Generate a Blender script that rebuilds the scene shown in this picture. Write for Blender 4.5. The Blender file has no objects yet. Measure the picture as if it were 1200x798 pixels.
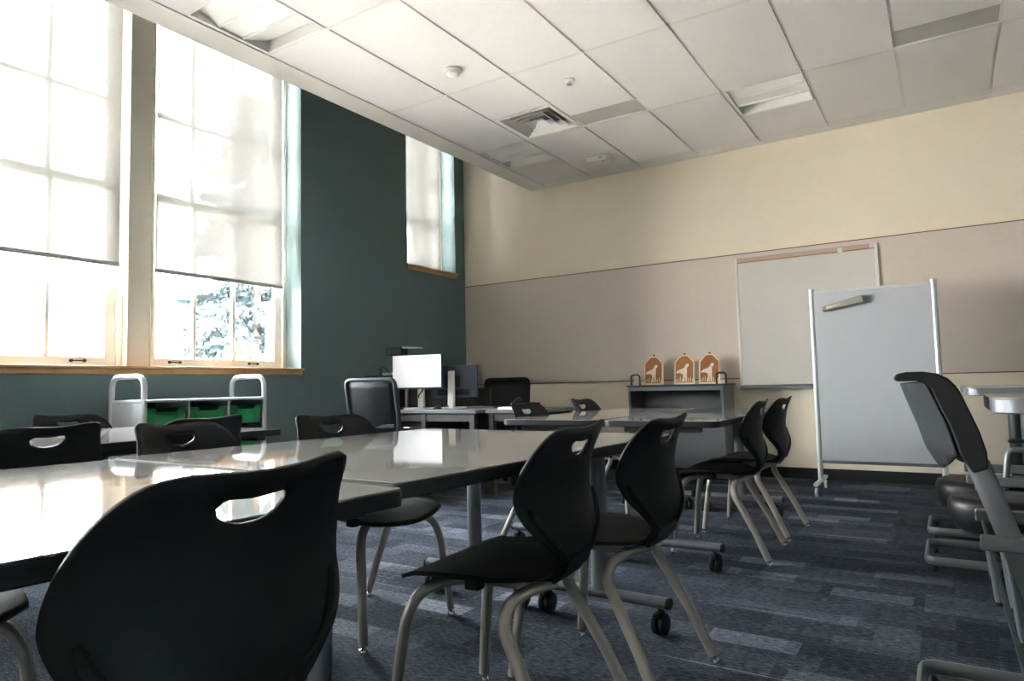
import bpy, bmesh, math, random
from mathutils import Vector, Matrix
from mathutils.geometry import delaunay_2d_cdt
random.seed(7)
C = bpy.context.scene.collection
PI = math.pi

# ------------------------------------------------------------------ materials
def lin(h):
    h = h.lstrip('#')
    r = []
    for i in (0, 2, 4):
        v = int(h[i:i+2], 16) / 255
        r.append(v / 12.92 if v <= 0.04045 else ((v + 0.055) / 1.055) ** 2.4)
    return (r[0], r[1], r[2], 1.0)

def mat(name, hexc, rough=0.5, metal=0.0, var=0.06, vscale=6.0, bump=0.0, bscale=200.0, coat=0.0, spec=0.5):
    m = bpy.data.materials.new(name); m.use_nodes = True
    nt = m.node_tree; b = nt.nodes['Principled BSDF']
    b.inputs['Roughness'].default_value = rough
    b.inputs['Metallic'].default_value = metal
    b.inputs['Specular IOR Level'].default_value = spec
    b.inputs['Coat Weight'].default_value = coat
    b.inputs['Coat Roughness'].default_value = 0.08
    c = lin(hexc) if isinstance(hexc, str) else hexc
    tc = nt.nodes.new('ShaderNodeTexCoord')
    nz = nt.nodes.new('ShaderNodeTexNoise'); nz.inputs['Scale'].default_value = vscale
    nz.inputs['Detail'].default_value = 3
    nt.links.new(tc.outputs['Object'], nz.inputs['Vector'])
    mx = nt.nodes.new('ShaderNodeMix'); mx.data_type = 'RGBA'
    mx.inputs[6].default_value = tuple(v * (1 - var) for v in c[:3]) + (1,)
    mx.inputs[7].default_value = tuple(min(1, v * (1 + var)) for v in c[:3]) + (1,)
    nt.links.new(nz.outputs['Fac'], mx.inputs[0])
    nt.links.new(mx.outputs[2], b.inputs['Base Color'])
    if bump:
        n2 = nt.nodes.new('ShaderNodeTexNoise'); n2.inputs['Scale'].default_value = bscale
        nt.links.new(tc.outputs['Object'], n2.inputs['Vector'])
        bp = nt.nodes.new('ShaderNodeBump'); bp.inputs['Strength'].default_value = bump
        bp.inputs['Distance'].default_value = 0.002
        nt.links.new(n2.outputs['Fac'], bp.inputs['Height'])
        nt.links.new(bp.outputs['Normal'], b.inputs['Normal'])
    return m

def mat_emit(name, hexc, strength):
    m = mat(name, hexc, 0.25)
    b = m.node_tree.nodes['Principled BSDF']
    b.inputs['Emission Color'].default_value = lin(hexc)
    b.inputs['Emission Strength'].default_value = strength
    return m

M = {}
M['teal'] = mat('teal wall paint', '#6c8083', 0.75, var=0.03, bump=0.05, bscale=300)
M['cream'] = mat('cream wall paint', '#f2e6d2', 0.8, var=0.02, bump=0.05, bscale=300)
M['taupe'] = mat('taupe wall covering', '#dacdc1', 0.85, var=0.03, vscale=20, bump=0.2, bscale=500)
M['seam'] = mat('seam shadow gap', '#5d5145', 0.8)
M['base'] = mat('black rubber baseboard', '#17181a', 0.6)
M['tile'] = mat('white ceiling tile', '#e6e3e1', 0.9, var=0.02, vscale=60, bump=0.3, bscale=700)
M['tbar'] = mat('ceiling grid metal', '#dedad5', 0.6)
M['soffit'] = mat('white soffit paint', '#e9e6e0', 0.7, var=0.02)
M['slot'] = mat('grey ceiling slot panel', '#b4b3ae', 0.7)
M['whitepaint'] = mat('white enamel', '#eeece6', 0.45, var=0.02)
M['lampwhite'] = mat('white lamp enamel', '#efede8', 0.5, var=0.02)
M['dark'] = mat('dark cavity', '#141414', 0.8)
M['oak'] = mat('honey oak trim', '#c69a6a', 0.45, var=0.2, vscale=9)
M['plastic'] = mat('black chair plastic', '#1f1f21', 0.55, var=0.1, vscale=30, bump=0.12, bscale=900, spec=0.3)
M['dkplastic'] = mat('matte black plastic', '#0c0c0d', 0.55)
M['leg'] = mat('warm grey powder coat', '#aaa59d', 0.4, metal=0.45, var=0.04)
M['post'] = mat('graphite grey powder coat', '#7b7e83', 0.4, metal=0.45, var=0.04)
M['chrome'] = mat('chrome', '#dcdcdc', 0.12, metal=1.0, var=0.01)
M['edge'] = mat('dark grey edge band', '#1e1f22', 0.42, var=0.05)
M['lam'] = mat('glossy grey laminate', '#a9a6a2', 0.045, var=0.03, vscale=40, spec=0.45)
M['silver'] = mat('silver painted metal', '#d8dade', 0.35, metal=0.25, var=0.03)
M['wboard'] = mat('white marker board', '#d6d2cc', 0.28, var=0.01, vscale=2)
M['wboard2'] = mat('cool white marker board', '#c2c4ca', 0.32, var=0.01, vscale=2)
M['tackrail'] = mat('tan tack rail', '#c5ab97', 0.6, var=0.08, vscale=40)
M['green'] = mat('green tray plastic', '#2f9a5e', 0.35, var=0.08)
M['rackgrey'] = mat('grey steel rack', '#6d7073', 0.45, metal=0.2, var=0.04)
M['rackdark'] = mat('dark charcoal steel', '#3c3d3d', 0.5, metal=0.2, var=0.04)
M['desk'] = mat('desk grey laminate', '#74767a', 0.3, var=0.04)
M['deskleg'] = mat('desk taupe leg', '#4a4844', 0.45, var=0.04)
M['deskdark'] = mat('desk dark bronze panel', '#36332f', 0.5, var=0.05)
M['screen'] = mat_emit('blank white lit screen', '#e9ebf2', 0.36)
M['monback'] = mat('blue grey monitor shell', '#3e4654', 0.28, metal=0.2, var=0.03)
M['mesh'] = mat('black chair mesh', '#15171b', 0.6, bump=0.4, bscale=1200)
M['chairgrey'] = mat('grey chair frame', '#50555d', 0.4, metal=0.2)
M['paleframe'] = mat('pale maple plaque edge', '#f0dcb8', 0.5, var=0.05)
M['rust'] = mat('rust brown plaque face', '#a5662f', 0.6, var=0.15, vscale=25)
M['figwhite'] = mat('cream white figure paint', '#e9dccb', 0.6, var=0.05)
M['paper'] = mat('white paper', '#eceae4', 0.7)
M['ink'] = mat('grey ink', '#77756f', 0.7)
M['felt'] = mat('speckled charcoal shell', '#24272b', 0.8, var=0.6, vscale=120, bump=0.4, bscale=500)
M['softblack'] = mat('soft satin black plastic', '#0f1013', 0.45, var=0.08)
M['brick'] = None
M['bark'] = mat('bark', '#5b4a3f', 0.9)
M['spruce'] = mat('blue spruce needles', '#1b272b', 0.95, var=0.4, vscale=3)
M['shrub'] = mat('bright green shrub leaves', '#1c3314', 0.95, var=0.4, vscale=4)
M['pale'] = mat('distant foliage', '#20261f', 0.95, var=0.3, vscale=4)
M['lawn'] = mat('pale dry lawn', '#d2c9c0', 0.95, var=0.2, vscale=1)

def brick_mat():
    m = bpy.data.materials.new('pale pink brick'); m.use_nodes = True
    nt = m.node_tree; b = nt.nodes['Principled BSDF']; b.inputs['Roughness'].default_value = 0.9
    tc = nt.nodes.new('ShaderNodeTexCoord'); mp = nt.nodes.new('ShaderNodeMapping')
    mp.inputs['Rotation'].default_value = (PI/2, 0, 0)
    br = nt.nodes.new('ShaderNodeTexBrick'); br.inputs['Scale'].default_value = 4
    br.inputs['Color1'].default_value = lin('#6b4a40'); br.inputs['Color2'].default_value = lin('#5d4037')
    br.inputs['Mortar'].default_value = lin('#77716a')
    nt.links.new(tc.outputs['Object'], mp.inputs['Vector']); nt.links.new(mp.outputs['Vector'], br.inputs['Vector'])
    nt.links.new(br.outputs['Color'], b.inputs['Base Color'])
    return m
M['brick'] = brick_mat()

def glass_mat():
    m = bpy.data.materials.new('window glass'); m.use_nodes = True
    nt = m.node_tree; nt.nodes.clear()
    o = nt.nodes.new('ShaderNodeOutputMaterial'); mix = nt.nodes.new('ShaderNodeMixShader')
    t = nt.nodes.new('ShaderNodeBsdfTransparent'); g = nt.nodes.new('ShaderNodeBsdfGlossy')
    t.inputs['Color'].default_value = (0.95, 0.97, 0.97, 1)
    g.inputs['Roughness'].default_value = 0.02
    fr = nt.nodes.new('ShaderNodeFresnel'); fr.inputs['IOR'].default_value = 1.3
    nt.links.new(fr.outputs['Fac'], mix.inputs[0]); nt.links.new(t.outputs[0], mix.inputs[1]); nt.links.new(g.outputs[0], mix.inputs[2])
    nt.links.new(mix.outputs[0], o.inputs['Surface'])
    return m
M['glass'] = glass_mat()

def shade_mat():
    # woven solar screen: open weave lets a little light straight through, the threads scatter the rest
    m = bpy.data.materials.new('white woven shade cloth'); m.use_nodes = True
    nt = m.node_tree; nt.nodes.clear()
    o = nt.nodes.new('ShaderNodeOutputMaterial')
    t = nt.nodes.new('ShaderNodeBsdfTransparent')
    d = nt.nodes.new('ShaderNodeBsdfDiffuse'); d.inputs['Color'].default_value = lin('#e6e3dc')
    tl = nt.nodes.new('ShaderNodeBsdfTranslucent'); tl.inputs['Color'].default_value = (0.031, 0.0304, 0.0294, 1)
    tc = nt.nodes.new('ShaderNodeTexCoord'); nz = nt.nodes.new('ShaderNodeTexNoise'); nz.inputs['Scale'].default_value = 90
    nt.links.new(tc.outputs['Object'], nz.inputs['Vector'])
    mr = nt.nodes.new('ShaderNodeMapRange'); mr.inputs['To Min'].default_value = 0.62; mr.inputs['To Max'].default_value = 0.72
    nt.links.new(nz.outputs['Fac'], mr.inputs['Value'])
    m1 = nt.nodes.new('ShaderNodeMixShader'); nt.links.new(mr.outputs[0], m1.inputs[0])
    nt.links.new(d.outputs[0], m1.inputs[1]); nt.links.new(tl.outputs[0], m1.inputs[2])
    m2 = nt.nodes.new('ShaderNodeMixShader'); m2.inputs[0].default_value = 0.0100
    nt.links.new(m1.outputs[0], m2.inputs[1]); nt.links.new(t.outputs[0], m2.inputs[2])
    nt.links.new(m2.outputs[0], o.inputs['Surface'])
    return m
M['shade'] = shade_mat()

def carpet_mat():
    m = bpy.data.materials.new('blue grey plank carpet'); m.use_nodes = True
    nt = m.node_tree; b = nt.nodes['Principled BSDF']
    b.inputs['Roughness'].default_value = 0.9; b.inputs['Specular IOR Level'].default_value = 0.1
    N = nt.nodes.new; L = nt.links.new
    tc = N('ShaderNodeTexCoord')
    def mapping(scale, loc=(0, 0, 0)):
        mp = N('ShaderNodeMapping'); mp.inputs['Scale'].default_value = scale; mp.inputs['Location'].default_value = loc
        L(tc.outputs['Object'], mp.inputs['Vector']); return mp.outputs['Vector']
    def brick(w, h, off, loc):
        n = N('ShaderNodeTexBrick'); n.inputs['Scale'].default_value = 1
        n.inputs['Color1'].default_value = (0, 0, 0, 1); n.inputs['Color2'].default_value = (1, 1, 1, 1)
        n.inputs['Mortar'].default_value = (0.5, 0.5, 0.5, 1)
        n.inputs['Mortar Size'].default_value = 0.0; n.inputs['Bias'].default_value = 0
        n.inputs['Brick Width'].default_value = w; n.inputs['Row Height'].default_value = h
        n.offset = off; n.offset_frequency = 2
        L(mapping((1, 1, 1), loc), n.inputs['Vector']); return n.outputs['Color']
    def math_(op, a, c=None, clamp=False):
        n = N('ShaderNodeMath'); n.operation = op; n.use_clamp = clamp
        for i, v in enumerate((a, c)):
            if v is None: continue
            if hasattr(v, 'default_value') or hasattr(v, 'links'): L(v, n.inputs[i])
            else: n.inputs[i].default_value = v
        return n.outputs[0]
    def noise(scale, loc, detail=2):
        n = N('ShaderNodeTexNoise'); n.inputs['Scale'].default_value = 1; n.inputs['Detail'].default_value = detail
        L(mapping(scale, loc), n.inputs['Vector']); return n.outputs['Fac']
    planks = brick(0.5, 0.25, 0.37, (0.13, 0.07, 0))
    patches = brick(0.31, 0.125, 0.45, (0.03, 0.02, 0))
    strips = brick(0.25, 0.125, 0.5, (0.4, 0.01, 0))
    pt = math_('MULTIPLY', math_('SUBTRACT', patches, 0.84, True), 5.0, True)
    weave = noise((38, 150, 1), (0, 0, 0), 1)
    rowl = noise((1.0, 75, 1), (3, 1, 0), 1)
    lines = math_('MULTIPLY', math_('SUBTRACT', rowl, 0.67, True), 9.0, True)
    grain = noise((260, 330, 1), (0, 0, 0), 1)
    v = math_('ADD', math_('MULTIPLY', planks, 0.22), math_('MULTIPLY', strips, 0.20))
    v = math_('ADD', v, math_('MULTIPLY', pt, 0.42))
    v = math_('ADD', v, math_('MULTIPLY', math_('SUBTRACT', weave, 0.5), 0.9))
    v = math_('ADD', v, math_('MULTIPLY', math_('SUBTRACT', grain, 0.5), 1.0))
    v = math_('ADD', v, math_('MULTIPLY', lines, 0.4), True)
    cr = N('ShaderNodeValToRGB'); e = cr.color_ramp.elements
    e[0].position = 0.0; e[0].color = lin('#22252c'); e[1].position = 1.0; e[1].color = lin('#c2c5cc')
    k = e.new(0.3); k.color = lin('#4a4f5a'); k = e.new(0.62); k.color = lin('#7b818e')
    L(v, cr.inputs['Fac']); L(cr.outputs['Color'], b.inputs['Base Color'])
    bp = N('ShaderNodeBump'); bp.inputs['Strength'].default_value = 0.5; bp.inputs['Distance'].default_value = 0.004
    L(grain, bp.inputs['Height']); L(bp.outputs['Normal'], b.inputs['Normal'])
    return m
M['carpet'] = carpet_mat()

# ------------------------------------------------------------------ builders
def obj(name, bm, m, parent=None, smooth=False, bevel=0.0, seg=2, label=None, angle=None):
    me = bpy.data.meshes.new(name)
    bmesh.ops.recalc_face_normals(bm, faces=bm.faces)
    bm.to_mesh(me); bm.free()
    for mm in (m if isinstance(m, (list, tuple)) else [m]): me.materials.append(mm)
    if smooth:
        me.polygons.foreach_set('use_smooth', [True] * len(me.polygons))
        me.set_sharp_from_angle(angle=math.radians(angle if angle else 40))
    o = bpy.data.objects.new(name, me); C.objects.link(o)
    if parent: o.parent = parent
    if bevel:
        b = o.modifiers.new('Bevel', 'BEVEL'); b.width = bevel; b.segments = seg; b.limit_method = 'ANGLE'
        b.angle_limit = math.radians(40)
        if not smooth:
            me.polygons.foreach_set('use_smooth', [True] * len(me.polygons))
            me.set_sharp_from_angle(angle=math.radians(35))
            b.harden_normals = True
    if label: o['label'] = label
    return o

def thing(name, label, cat, loc=(0, 0, 0), rotz=0.0, group=None):
    o = bpy.data.objects.new(name, None); C.objects.link(o)
    o.empty_display_size = 0.1
    o.location = loc; o.rotation_euler = (0, 0, rotz)
    o['label'] = label; o['category'] = cat
    if group: o['group'] = group
    return o

def tag(o, label, cat, group=None):
    o['label'] = label; o['category'] = cat
    if group: o['group'] = group
    return o

def struct(name, bm, m, parent=None, **k):
    o = obj(name, bm, m, parent, **k)
    if parent is None: o['kind'] = 'structure'
    return o

def dup(root, loc, rotz, label, group=None, name=None):
    r = root.copy(); C.objects.link(r); r.location = loc; r.rotation_euler = (0, 0, rotz)
    if name: r.name = name
    r['label'] = label
    if group: r['group'] = group
    for ch in list(root.children):
        c = ch.copy(); C.objects.link(c); c.parent = r
        for g in ch.children:
            d = g.copy(); C.objects.link(d); d.parent = c
    return r

def B(): return bmesh.new()

def box(bm, x0, x1, y0, y1, z0, z1, mi=0):
    v = [bm.verts.new(p) for p in ((x0,y0,z0),(x1,y0,z0),(x1,y1,z0),(x0,y1,z0),(x0,y0,z1),(x1,y0,z1),(x1,y1,z1),(x0,y1,z1))]
    for f in ((0,3,2,1),(4,5,6,7),(0,1,5,4),(1,2,6,5),(2,3,7,6),(3,0,4,7)):
        bm.faces.new([v[i] for i in f]).material_index = mi
    return bm

def bxo(*a): return box(B(), *a)

def smooth_path(pts, n=6):
    P = [Vector(p) for p in pts]
    P = [P[0] * 2 - P[1]] + P + [P[-1] * 2 - P[-2]]
    out = []
    for i in range(1, len(P) - 2):
        a, b, c, d = P[i-1], P[i], P[i+1], P[i+2]
        for k in range(n):
            t = k / n
            out.append(0.5 * ((2*b) + (c-a)*t + (2*a-5*b+4*c-d)*t*t + (3*b-a-3*c+d)*t**3))
    out.append(P[-2]); return out

def round_path(pts, r, n=5):
    P = [Vector(p) for p in pts]; out = [P[0]]
    for i in range(1, len(P) - 1):
        a = (P[i-1] - P[i]); b = (P[i+1] - P[i])
        rr = min(r, a.length * 0.49, b.length * 0.49)
        a.normalize(); b.normalize()
        s, e = P[i] + a * rr, P[i] + b * rr
        for k in range(n + 1):
            t = k / n
            out.append((1-t)**2 * s + 2*t*(1-t) * P[i] + t*t * e)
    out.append(P[-1]); return out

def tube(bm, pts, r, seg=12, rx=None, up=None, closed=False):
    """round or oval tube; rx = half-width along 'side' axis, r = half-width along the other one"""
    pts = [Vector(p) for p in pts]; n = len(pts); rings = []
    u = Vector(up) if up else None
    for i, p in enumerate(pts):
        if closed: t = pts[(i+1) % n] - pts[i-1]
        else: t = pts[min(i+1, n-1)] - pts[max(i-1, 0)]
        t.normalize()
        if u is None or (up is None):
            ref = u if u is not None else (Vector((0, 0, 1)) if abs(t.z) < 0.9 else Vector((1, 0, 0)))
        else: ref = Vector(up)
        s = t.cross(ref)
        if s.length < 1e-5: s = t.cross(Vector((1, 0.2, 0.1)))
        s.normalize(); w = s.cross(t).normalized()
        if up is None: u = w
        rad = r[i] if isinstance(r, (list, tuple)) else r
        rs = rx if rx else rad
        rings.append([bm.verts.new(p + s * (rs * math.cos(2*PI*k/seg)) + w * (rad * math.sin(2*PI*k/seg))) for k in range(seg)])
    m = n if closed else n - 1
    for i in range(m):
        a, b = rings[i], rings[(i+1) % n]
        for k in range(seg):
            bm.faces.new((a[k], a[(k+1) % seg], b[(k+1) % seg], b[k]))
    if not closed:
        bm.faces.new(rings[0][::-1]); bm.faces.new(rings[-1])
    return bm

def lathe(bm, prof, seg=20, center=(0, 0, 0), axis='z'):
    cx = Vector(center); rings = []
    def P(r, h, a):
        c, s = r*math.cos(a), r*math.sin(a)
        return cx + (Vector((c, s, h)) if axis == 'z' else Vector((h, c, s)) if axis == 'x' else Vector((c, h, s)))
    for r, h in prof:
        if r < 1e-6: rings.append([bm.verts.new(P(0, h, 0))])
        else: rings.append([bm.verts.new(P(r, h, 2*PI*k/seg)) for k in range(seg)])
    for a, b in zip(rings, rings[1:]):
        for k in range(seg):
            k2 = (k+1) % seg
            if len(a) == 1 and len(b) == 1: continue
            if len(a) == 1: bm.faces.new((a[0], b[k2], b[k]))
            elif len(b) == 1: bm.faces.new((a[k], a[k2], b[0]))
            else: bm.faces.new((a[k], a[k2], b[k2], b[k]))
    if len(rings[0]) > 1: bm.faces.new(rings[0][::-1])
    if len(rings[-1]) > 1: bm.faces.new(rings[-1])
    return bm

def prism(bm, poly, z0, z1, f=None, mi=0, side_mi=None):
    """extrude a 2-D polygon; f maps (u,v,w) to 3-D"""
    f = f or (lambda u, v, w: (u, v, w))
    a = [bm.verts.new(f(u, v, z0)) for u, v in poly]; b = [bm.verts.new(f(u, v, z1)) for u, v in poly]
    bm.faces.new(a[::-1]).material_index = mi if side_mi is None else side_mi
    bm.faces.new(b).material_index = mi
    n = len(poly)
    for i in range(n):
        bm.faces.new((a[i], a[(i+1) % n], b[(i+1) % n], b[i])).material_index = mi if side_mi is None else side_mi
    return bm

def rrect(x0, x1, y0, y1, r, n=5):
    out = []
    for cx, cy, a0 in ((x1-r, y1-r, 0), (x0+r, y1-r, PI/2), (x0+r, y0+r, PI), (x1-r, y0+r, 1.5*PI)):
        for k in range(n + 1):
            a = a0 + k/n*PI/2
            out.append((cx + r*math.cos(a), cy + r*math.sin(a)))
    return out

def inside(p, poly):
    x, y = p; c = False; n = len(poly)
    for i in range(n):
        x1, y1 = poly[i]; x2, y2 = poly[i-1]
        if (y1 > y) != (y2 > y) and x < (x2-x1)*(y-y1)/(y2-y1) + x1: c = not c
    return c

def interp(tab, x):
    if x <= tab[0][0]: return tab[0][1]
    for (a, fa), (b, fb) in zip(tab, tab[1:]):
        if x <= b:
            t = (x-a)/(b-a); return fa + (fb-fa)*t
    return tab[-1][1]

def sheet(bm, outline, holes, step, f):
    """triangulated sheet inside a 2-D outline (with holes), mapped to 3-D by f(u, v)"""
    vs, es = [], []
    for loop in [outline] + holes:
        s = len(vs); vs += [Vector(p) for p in loop]
        es += [(s+i, s+(i+1) % len(loop)) for i in range(len(loop))]
    us = [p[0] for p in outline]; ws = [p[1] for p in outline]
    y = min(ws) + step/2; row = 0
    while y < max(ws):
        x = min(us) + step/2 + (step/2 if row % 2 else 0)
        while x < max(us):
            if inside((x, y), outline) and not any(inside((x, y), h) for h in holes):
                d = min((Vector((x, y)) - q).length for q in vs[:len(es)])
                if d > step*0.5: vs.append(Vector((x, y)))
            x += step
        y += step*0.87; row += 1
    rv, re, rf, *_ = delaunay_2d_cdt(vs, es, [], 0, 1e-6)
    bv = [bm.verts.new(f(p.x, p.y)) for p in rv]
    for t in rf:
        c = (sum(rv[i].x for i in t)/len(t), sum(rv[i].y for i in t)/len(t))
        if inside(c, outline) and not any(inside(c, h) for h in holes):
            bm.faces.new([bv[i] for i in t])
    for v in [v for v in bm.verts if not v.link_faces]: bm.verts.remove(v)
    return bm

def solidify(o, t, off=0.0):
    s = o.modifiers.new('Solidify', 'SOLIDIFY'); s.thickness = t; s.offset = off; return o

# ------------------------------------------------------------------ room
XL, YB, ZC = -5.10, 6.90, 3.257
XR, YF, ZT = 4.4, -9.2, 4.5
WT = 0.38
SILL = 1.13
# floor
struct('floor', bxo(XL-WT, XR+0.2, YF-0.2, YB+0.2, -0.12, 0.0), M['carpet'])
# left wall, with the openings for the tall windows and the short one in the corner
bm = B()
OPEN = [(-8.3, -5.3), (-3.7, -0.4), (1.30, 4.295)]  # openings at negative y serve unseen windows added for daylight
box(bm, XL-WT, XL, YF-0.2, YB+0.2, -0.12, SILL-0.03)
box(bm, XL-WT, XL, YF-0.2, -8.3, SILL-0.03, ZT)
box(bm, XL-WT, XL, -5.3, -3.7, SILL-0.03, ZT)
box(bm, XL-WT, XL, -0.4, 1.30, SILL-0.03, ZT)
box(bm, XL-WT, XL, 4.295, 5.80, SILL-0.03, ZT)
box(bm, XL-WT, XL, 6.705, YB+0.2, SILL-0.03, ZT)
box(bm, XL-WT, XL, 5.80, 6.705, SILL-0.03, 2.335)
box(bm, XL-WT, XL, 5.80, 6.705, 4.15, ZT)
for a, b in OPEN: box(bm, XL-WT, XL, a, b, 4.15, ZT)
struct('wall_left', bm, M['teal'])
# back wall: cream paint with a taupe wall covering band
struct('wall_back', bxo(XL, XR+0.2, YB, YB+0.2, -0.12, ZT), M['cream'])
struct('trim_1', bxo(XL, XR, YB-0.004, YB, 0.955, 2.188), M['taupe'])
bm = B(); box(bm, XL, XR, YB-0.006, YB, 2.188, 2.196); box(bm, XL, XR, YB-0.006, YB, 0.947, 0.955)
struct('trim_2', bm, M['seam'])
struct('baseboard_back', bxo(XL, XR, YB-0.012, YB, 0.0, 0.10), M['base'], bevel=0.004)
struct('baseboard_left', bxo(XL, XL+0.012, YF, YB-0.012, 0.0, 0.10), M['base'], bevel=0.004)
struct('wall_right', bxo(XR, XR+0.2, YF-0.2, YB, -0.12, ZT), M['teal'])
struct('wall_front', bxo(XL, XR, YF-0.2, YF, -0.12, ZT), M['cream'])
# upper deck above the lowered ceiling
struct('ceiling_deck', bxo(XL-WT, XR+0.2, YF-0.2, YB+0.2, ZT, ZT+0.1), M['soffit'])
# lowered ceiling: tiles sit in a grid of recessed metal bars
XC = -4.09
gx = [-3.852, -3.253, -2.648, -2.032, -1.414, -0.795, -0.186, 0.424, 1.034, 1.644, 2.254, 2.864, 3.474, 4.084]
gy = [-8.16, -6.925, -5.69, -4.455, -3.22, -1.985, -0.75, 0.485, 1.72, 2.96, 4.195, 5.44, 6.675]
LAMPS = [(0, 2.345, 2.96), (0, 5.44, 6.05), (4, 5.44, 6.05)]
DIFF = (1, 4.83, 5.44)
SLOTS = [(2, 5.15, 5.44), (6, 5.16, 5.44)]
holes = [(i, a, b) for i, a, b in LAMPS] + [DIFF] + SLOTS
bm = B()
G = 0.009
ys = [YF] + gy + [YB]
for i in range(len(gx)):
    x0 = gx[i] + G; x1 = (gx[i+1] if i+1 < len(gx) else XR) - G
    for a, b in zip(ys, ys[1:]):
        segs = [(a, b)]
        for hi, h0, h1 in holes:
            if hi != i: continue
            ns = []
            for s0, s1 in segs:
                if h1 <= s0 + 0.01 or h0 >= s1 - 0.01: ns.append((s0, s1)); continue
                if h0 - s0 > 0.03: ns.append((s0, h0))
                if s1 - h1 > 0.03: ns.append((h1, s1))
            segs = ns
        for s0, s1 in segs:
            box(bm, x0, x1, s0 + 0.003, s1 - 0.003, ZC, ZC + 0.02)
struct('ceiling', bm, M['tile'], bevel=0.003, seg=1)
bm = B()
for x in gx: box(bm, x - 0.012, x + 0.012, YF, YB, ZC + 0.009, ZC + 0.05)
for y in gy: box(bm, gx[0], XR, y - 0.012, y + 0.012, ZC - 0.0012, ZC + 0.05)
for hi, h0, h1 in holes:
    for y in (h0, h1): box(bm, gx[hi], gx[hi+1], y - 0.008, y + 0.008, ZC + 0.004, ZC + 0.05)
struct('trim_3', bm, M['tbar'])
# border board of the lowered ceiling towards the windows
bm = B(); box(bm, XC, gx[0] - 0.012, YF, YB, ZC, ZC + 0.14)
box(bm, gx[0] - 0.012, XR, YB - 0.115, YB, ZC - 0.001, ZC + 0.02)
struct('trim_4', bm, M['soffit'], bevel=0.004)

# ceiling lamps (recessed, switched off)
def lamp(i, y0, y1, label):
    x0, x1 = gx[i] + 0.012, gx[i+1] - 0.012
    cx, cy = (x0+x1)/2, (y0+y1)/2
    t = thing('ceiling_lamp', label, 'ceiling lamp', (cx, cy, ZC), 0, 'recessed square ceiling lamps')
    hx, hy = (x1-x0)/2 - 0.002, (y1-y0)/2 - 0.006
    bm = B()
    box(bm, -hx, hx, -hy, hy, 0.085, 0.095)
    box(bm, -hx, -hx+0.012, -hy, hy, 0.002, 0.085); box(bm, hx-0.012, hx, -hy, hy, 0.002, 0.085)
    box(bm, -hx+0.012, hx-0.012, -hy, -hy+0.012, 0.002, 0.085); box(bm, -hx+0.012, hx-0.012, hy-0.012, hy, 0.002, 0.085)
    obj('housing', bm, M['lampwhite'], t)
    bm = B()
    for s in (-1, 1):
        prism(bm, [(s*0.095, 0.015), (s*0.105, 0.015), (s*(hy-0.014), 0.078), (s*(hy-0.014), 0.083), (s*0.10, 0.03)], -hx+0.014, hx-0.014, lambda u, v, w: (w, u, v))
    obj('reflector', bm, M['lampwhite'], t)
    bm = B(); prism(bm, [(-0.10, 0.012), (-0.075, 0.028), (0.075, 0.028), (0.10, 0.012), (0.09, 0.004), (0.08, 0.018), (-0.08, 0.018), (-0.09, 0.004)], -hx+0.014, hx-0.014, lambda u, v, w: (w, u, v))
    obj('lamp_basket', bm, M['lampwhite'], t)
lamp(*LAMPS[0], 'square recessed ceiling lamp above the big windows at top left')
lamp(*LAMPS[1], 'square recessed ceiling lamp in the far left ceiling corner')
lamp(*LAMPS[2], 'square recessed ceiling lamp above the wall whiteboard')
for (i, a, b), lb in zip(SLOTS, ('grey ceiling slot panel beside the square air vent', 'grey ceiling slot panel at the upper right corner')):
    bm = B(); box(bm, gx[i]+0.013, gx[i+1]-0.013, a+0.009, b-0.009, ZC+0.012, ZC+0.03)
    tag(obj('slot_panel', bm, M['slot']), lb, 'ceiling panel', 'grey slot panels in the ceiling')

# square air diffuser with nested louvre cones
def vent():
    x0, x1 = gx[1] + 0.012, gx[2] - 0.012; y0, y1 = DIFF[1] + 0.009, DIFF[2] - 0.009
    t = thing('air_vent', 'square white ceiling air vent with nested louvres', 'air vent', ((x0+x1)/2, (y0+y1)/2, ZC))
    h = (x1-x0)/2
    def ring(bm, a, za, b, zb, th=0.004):
        pts = []
        for s, z in ((a, za), (b, zb), (b, zb+th), (a, za+th)):
            pts.append([bm.verts.new((sx*s, sy*s, z)) for sx, sy in ((-1,-1),(1,-1),(1,1),(-1,1))])
        for i in range(4):
            p, q = pts[i], pts[(i+1) % 4]
            for k in range(4): bm.faces.new((p[k], p[(k+1) % 4], q[(k+1) % 4], q[k]))
    bm = B(); ring(bm, h, 0.0, h-0.035, 0.0, 0.012); obj('vent_frame', bm, M['lampwhite'], t)
    bm = B(); box(bm, -h, h, -h, h, 0.10, 0.105); obj('vent_throat', bm, M['rackgrey'], t)
    for k, (a, za, b, zb) in enumerate(((h-0.035, 0.0, h-0.075, 0.055), (h-0.085, -0.004, h-0.135, 0.05), (h-0.145, -0.004, h-0.20, 0.05))):
        bm = B(); ring(bm, a, za, b, zb); obj('louvre', bm, M['lampwhite'], t)
    bm = B(); ring(bm, 0.085, -0.004, 0.03, 0.035); box(bm, -0.03, 0.03, -0.03, 0.03, 0.035, 0.039); obj('louvre', bm, M['lampwhite'], t)
vent()
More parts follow.
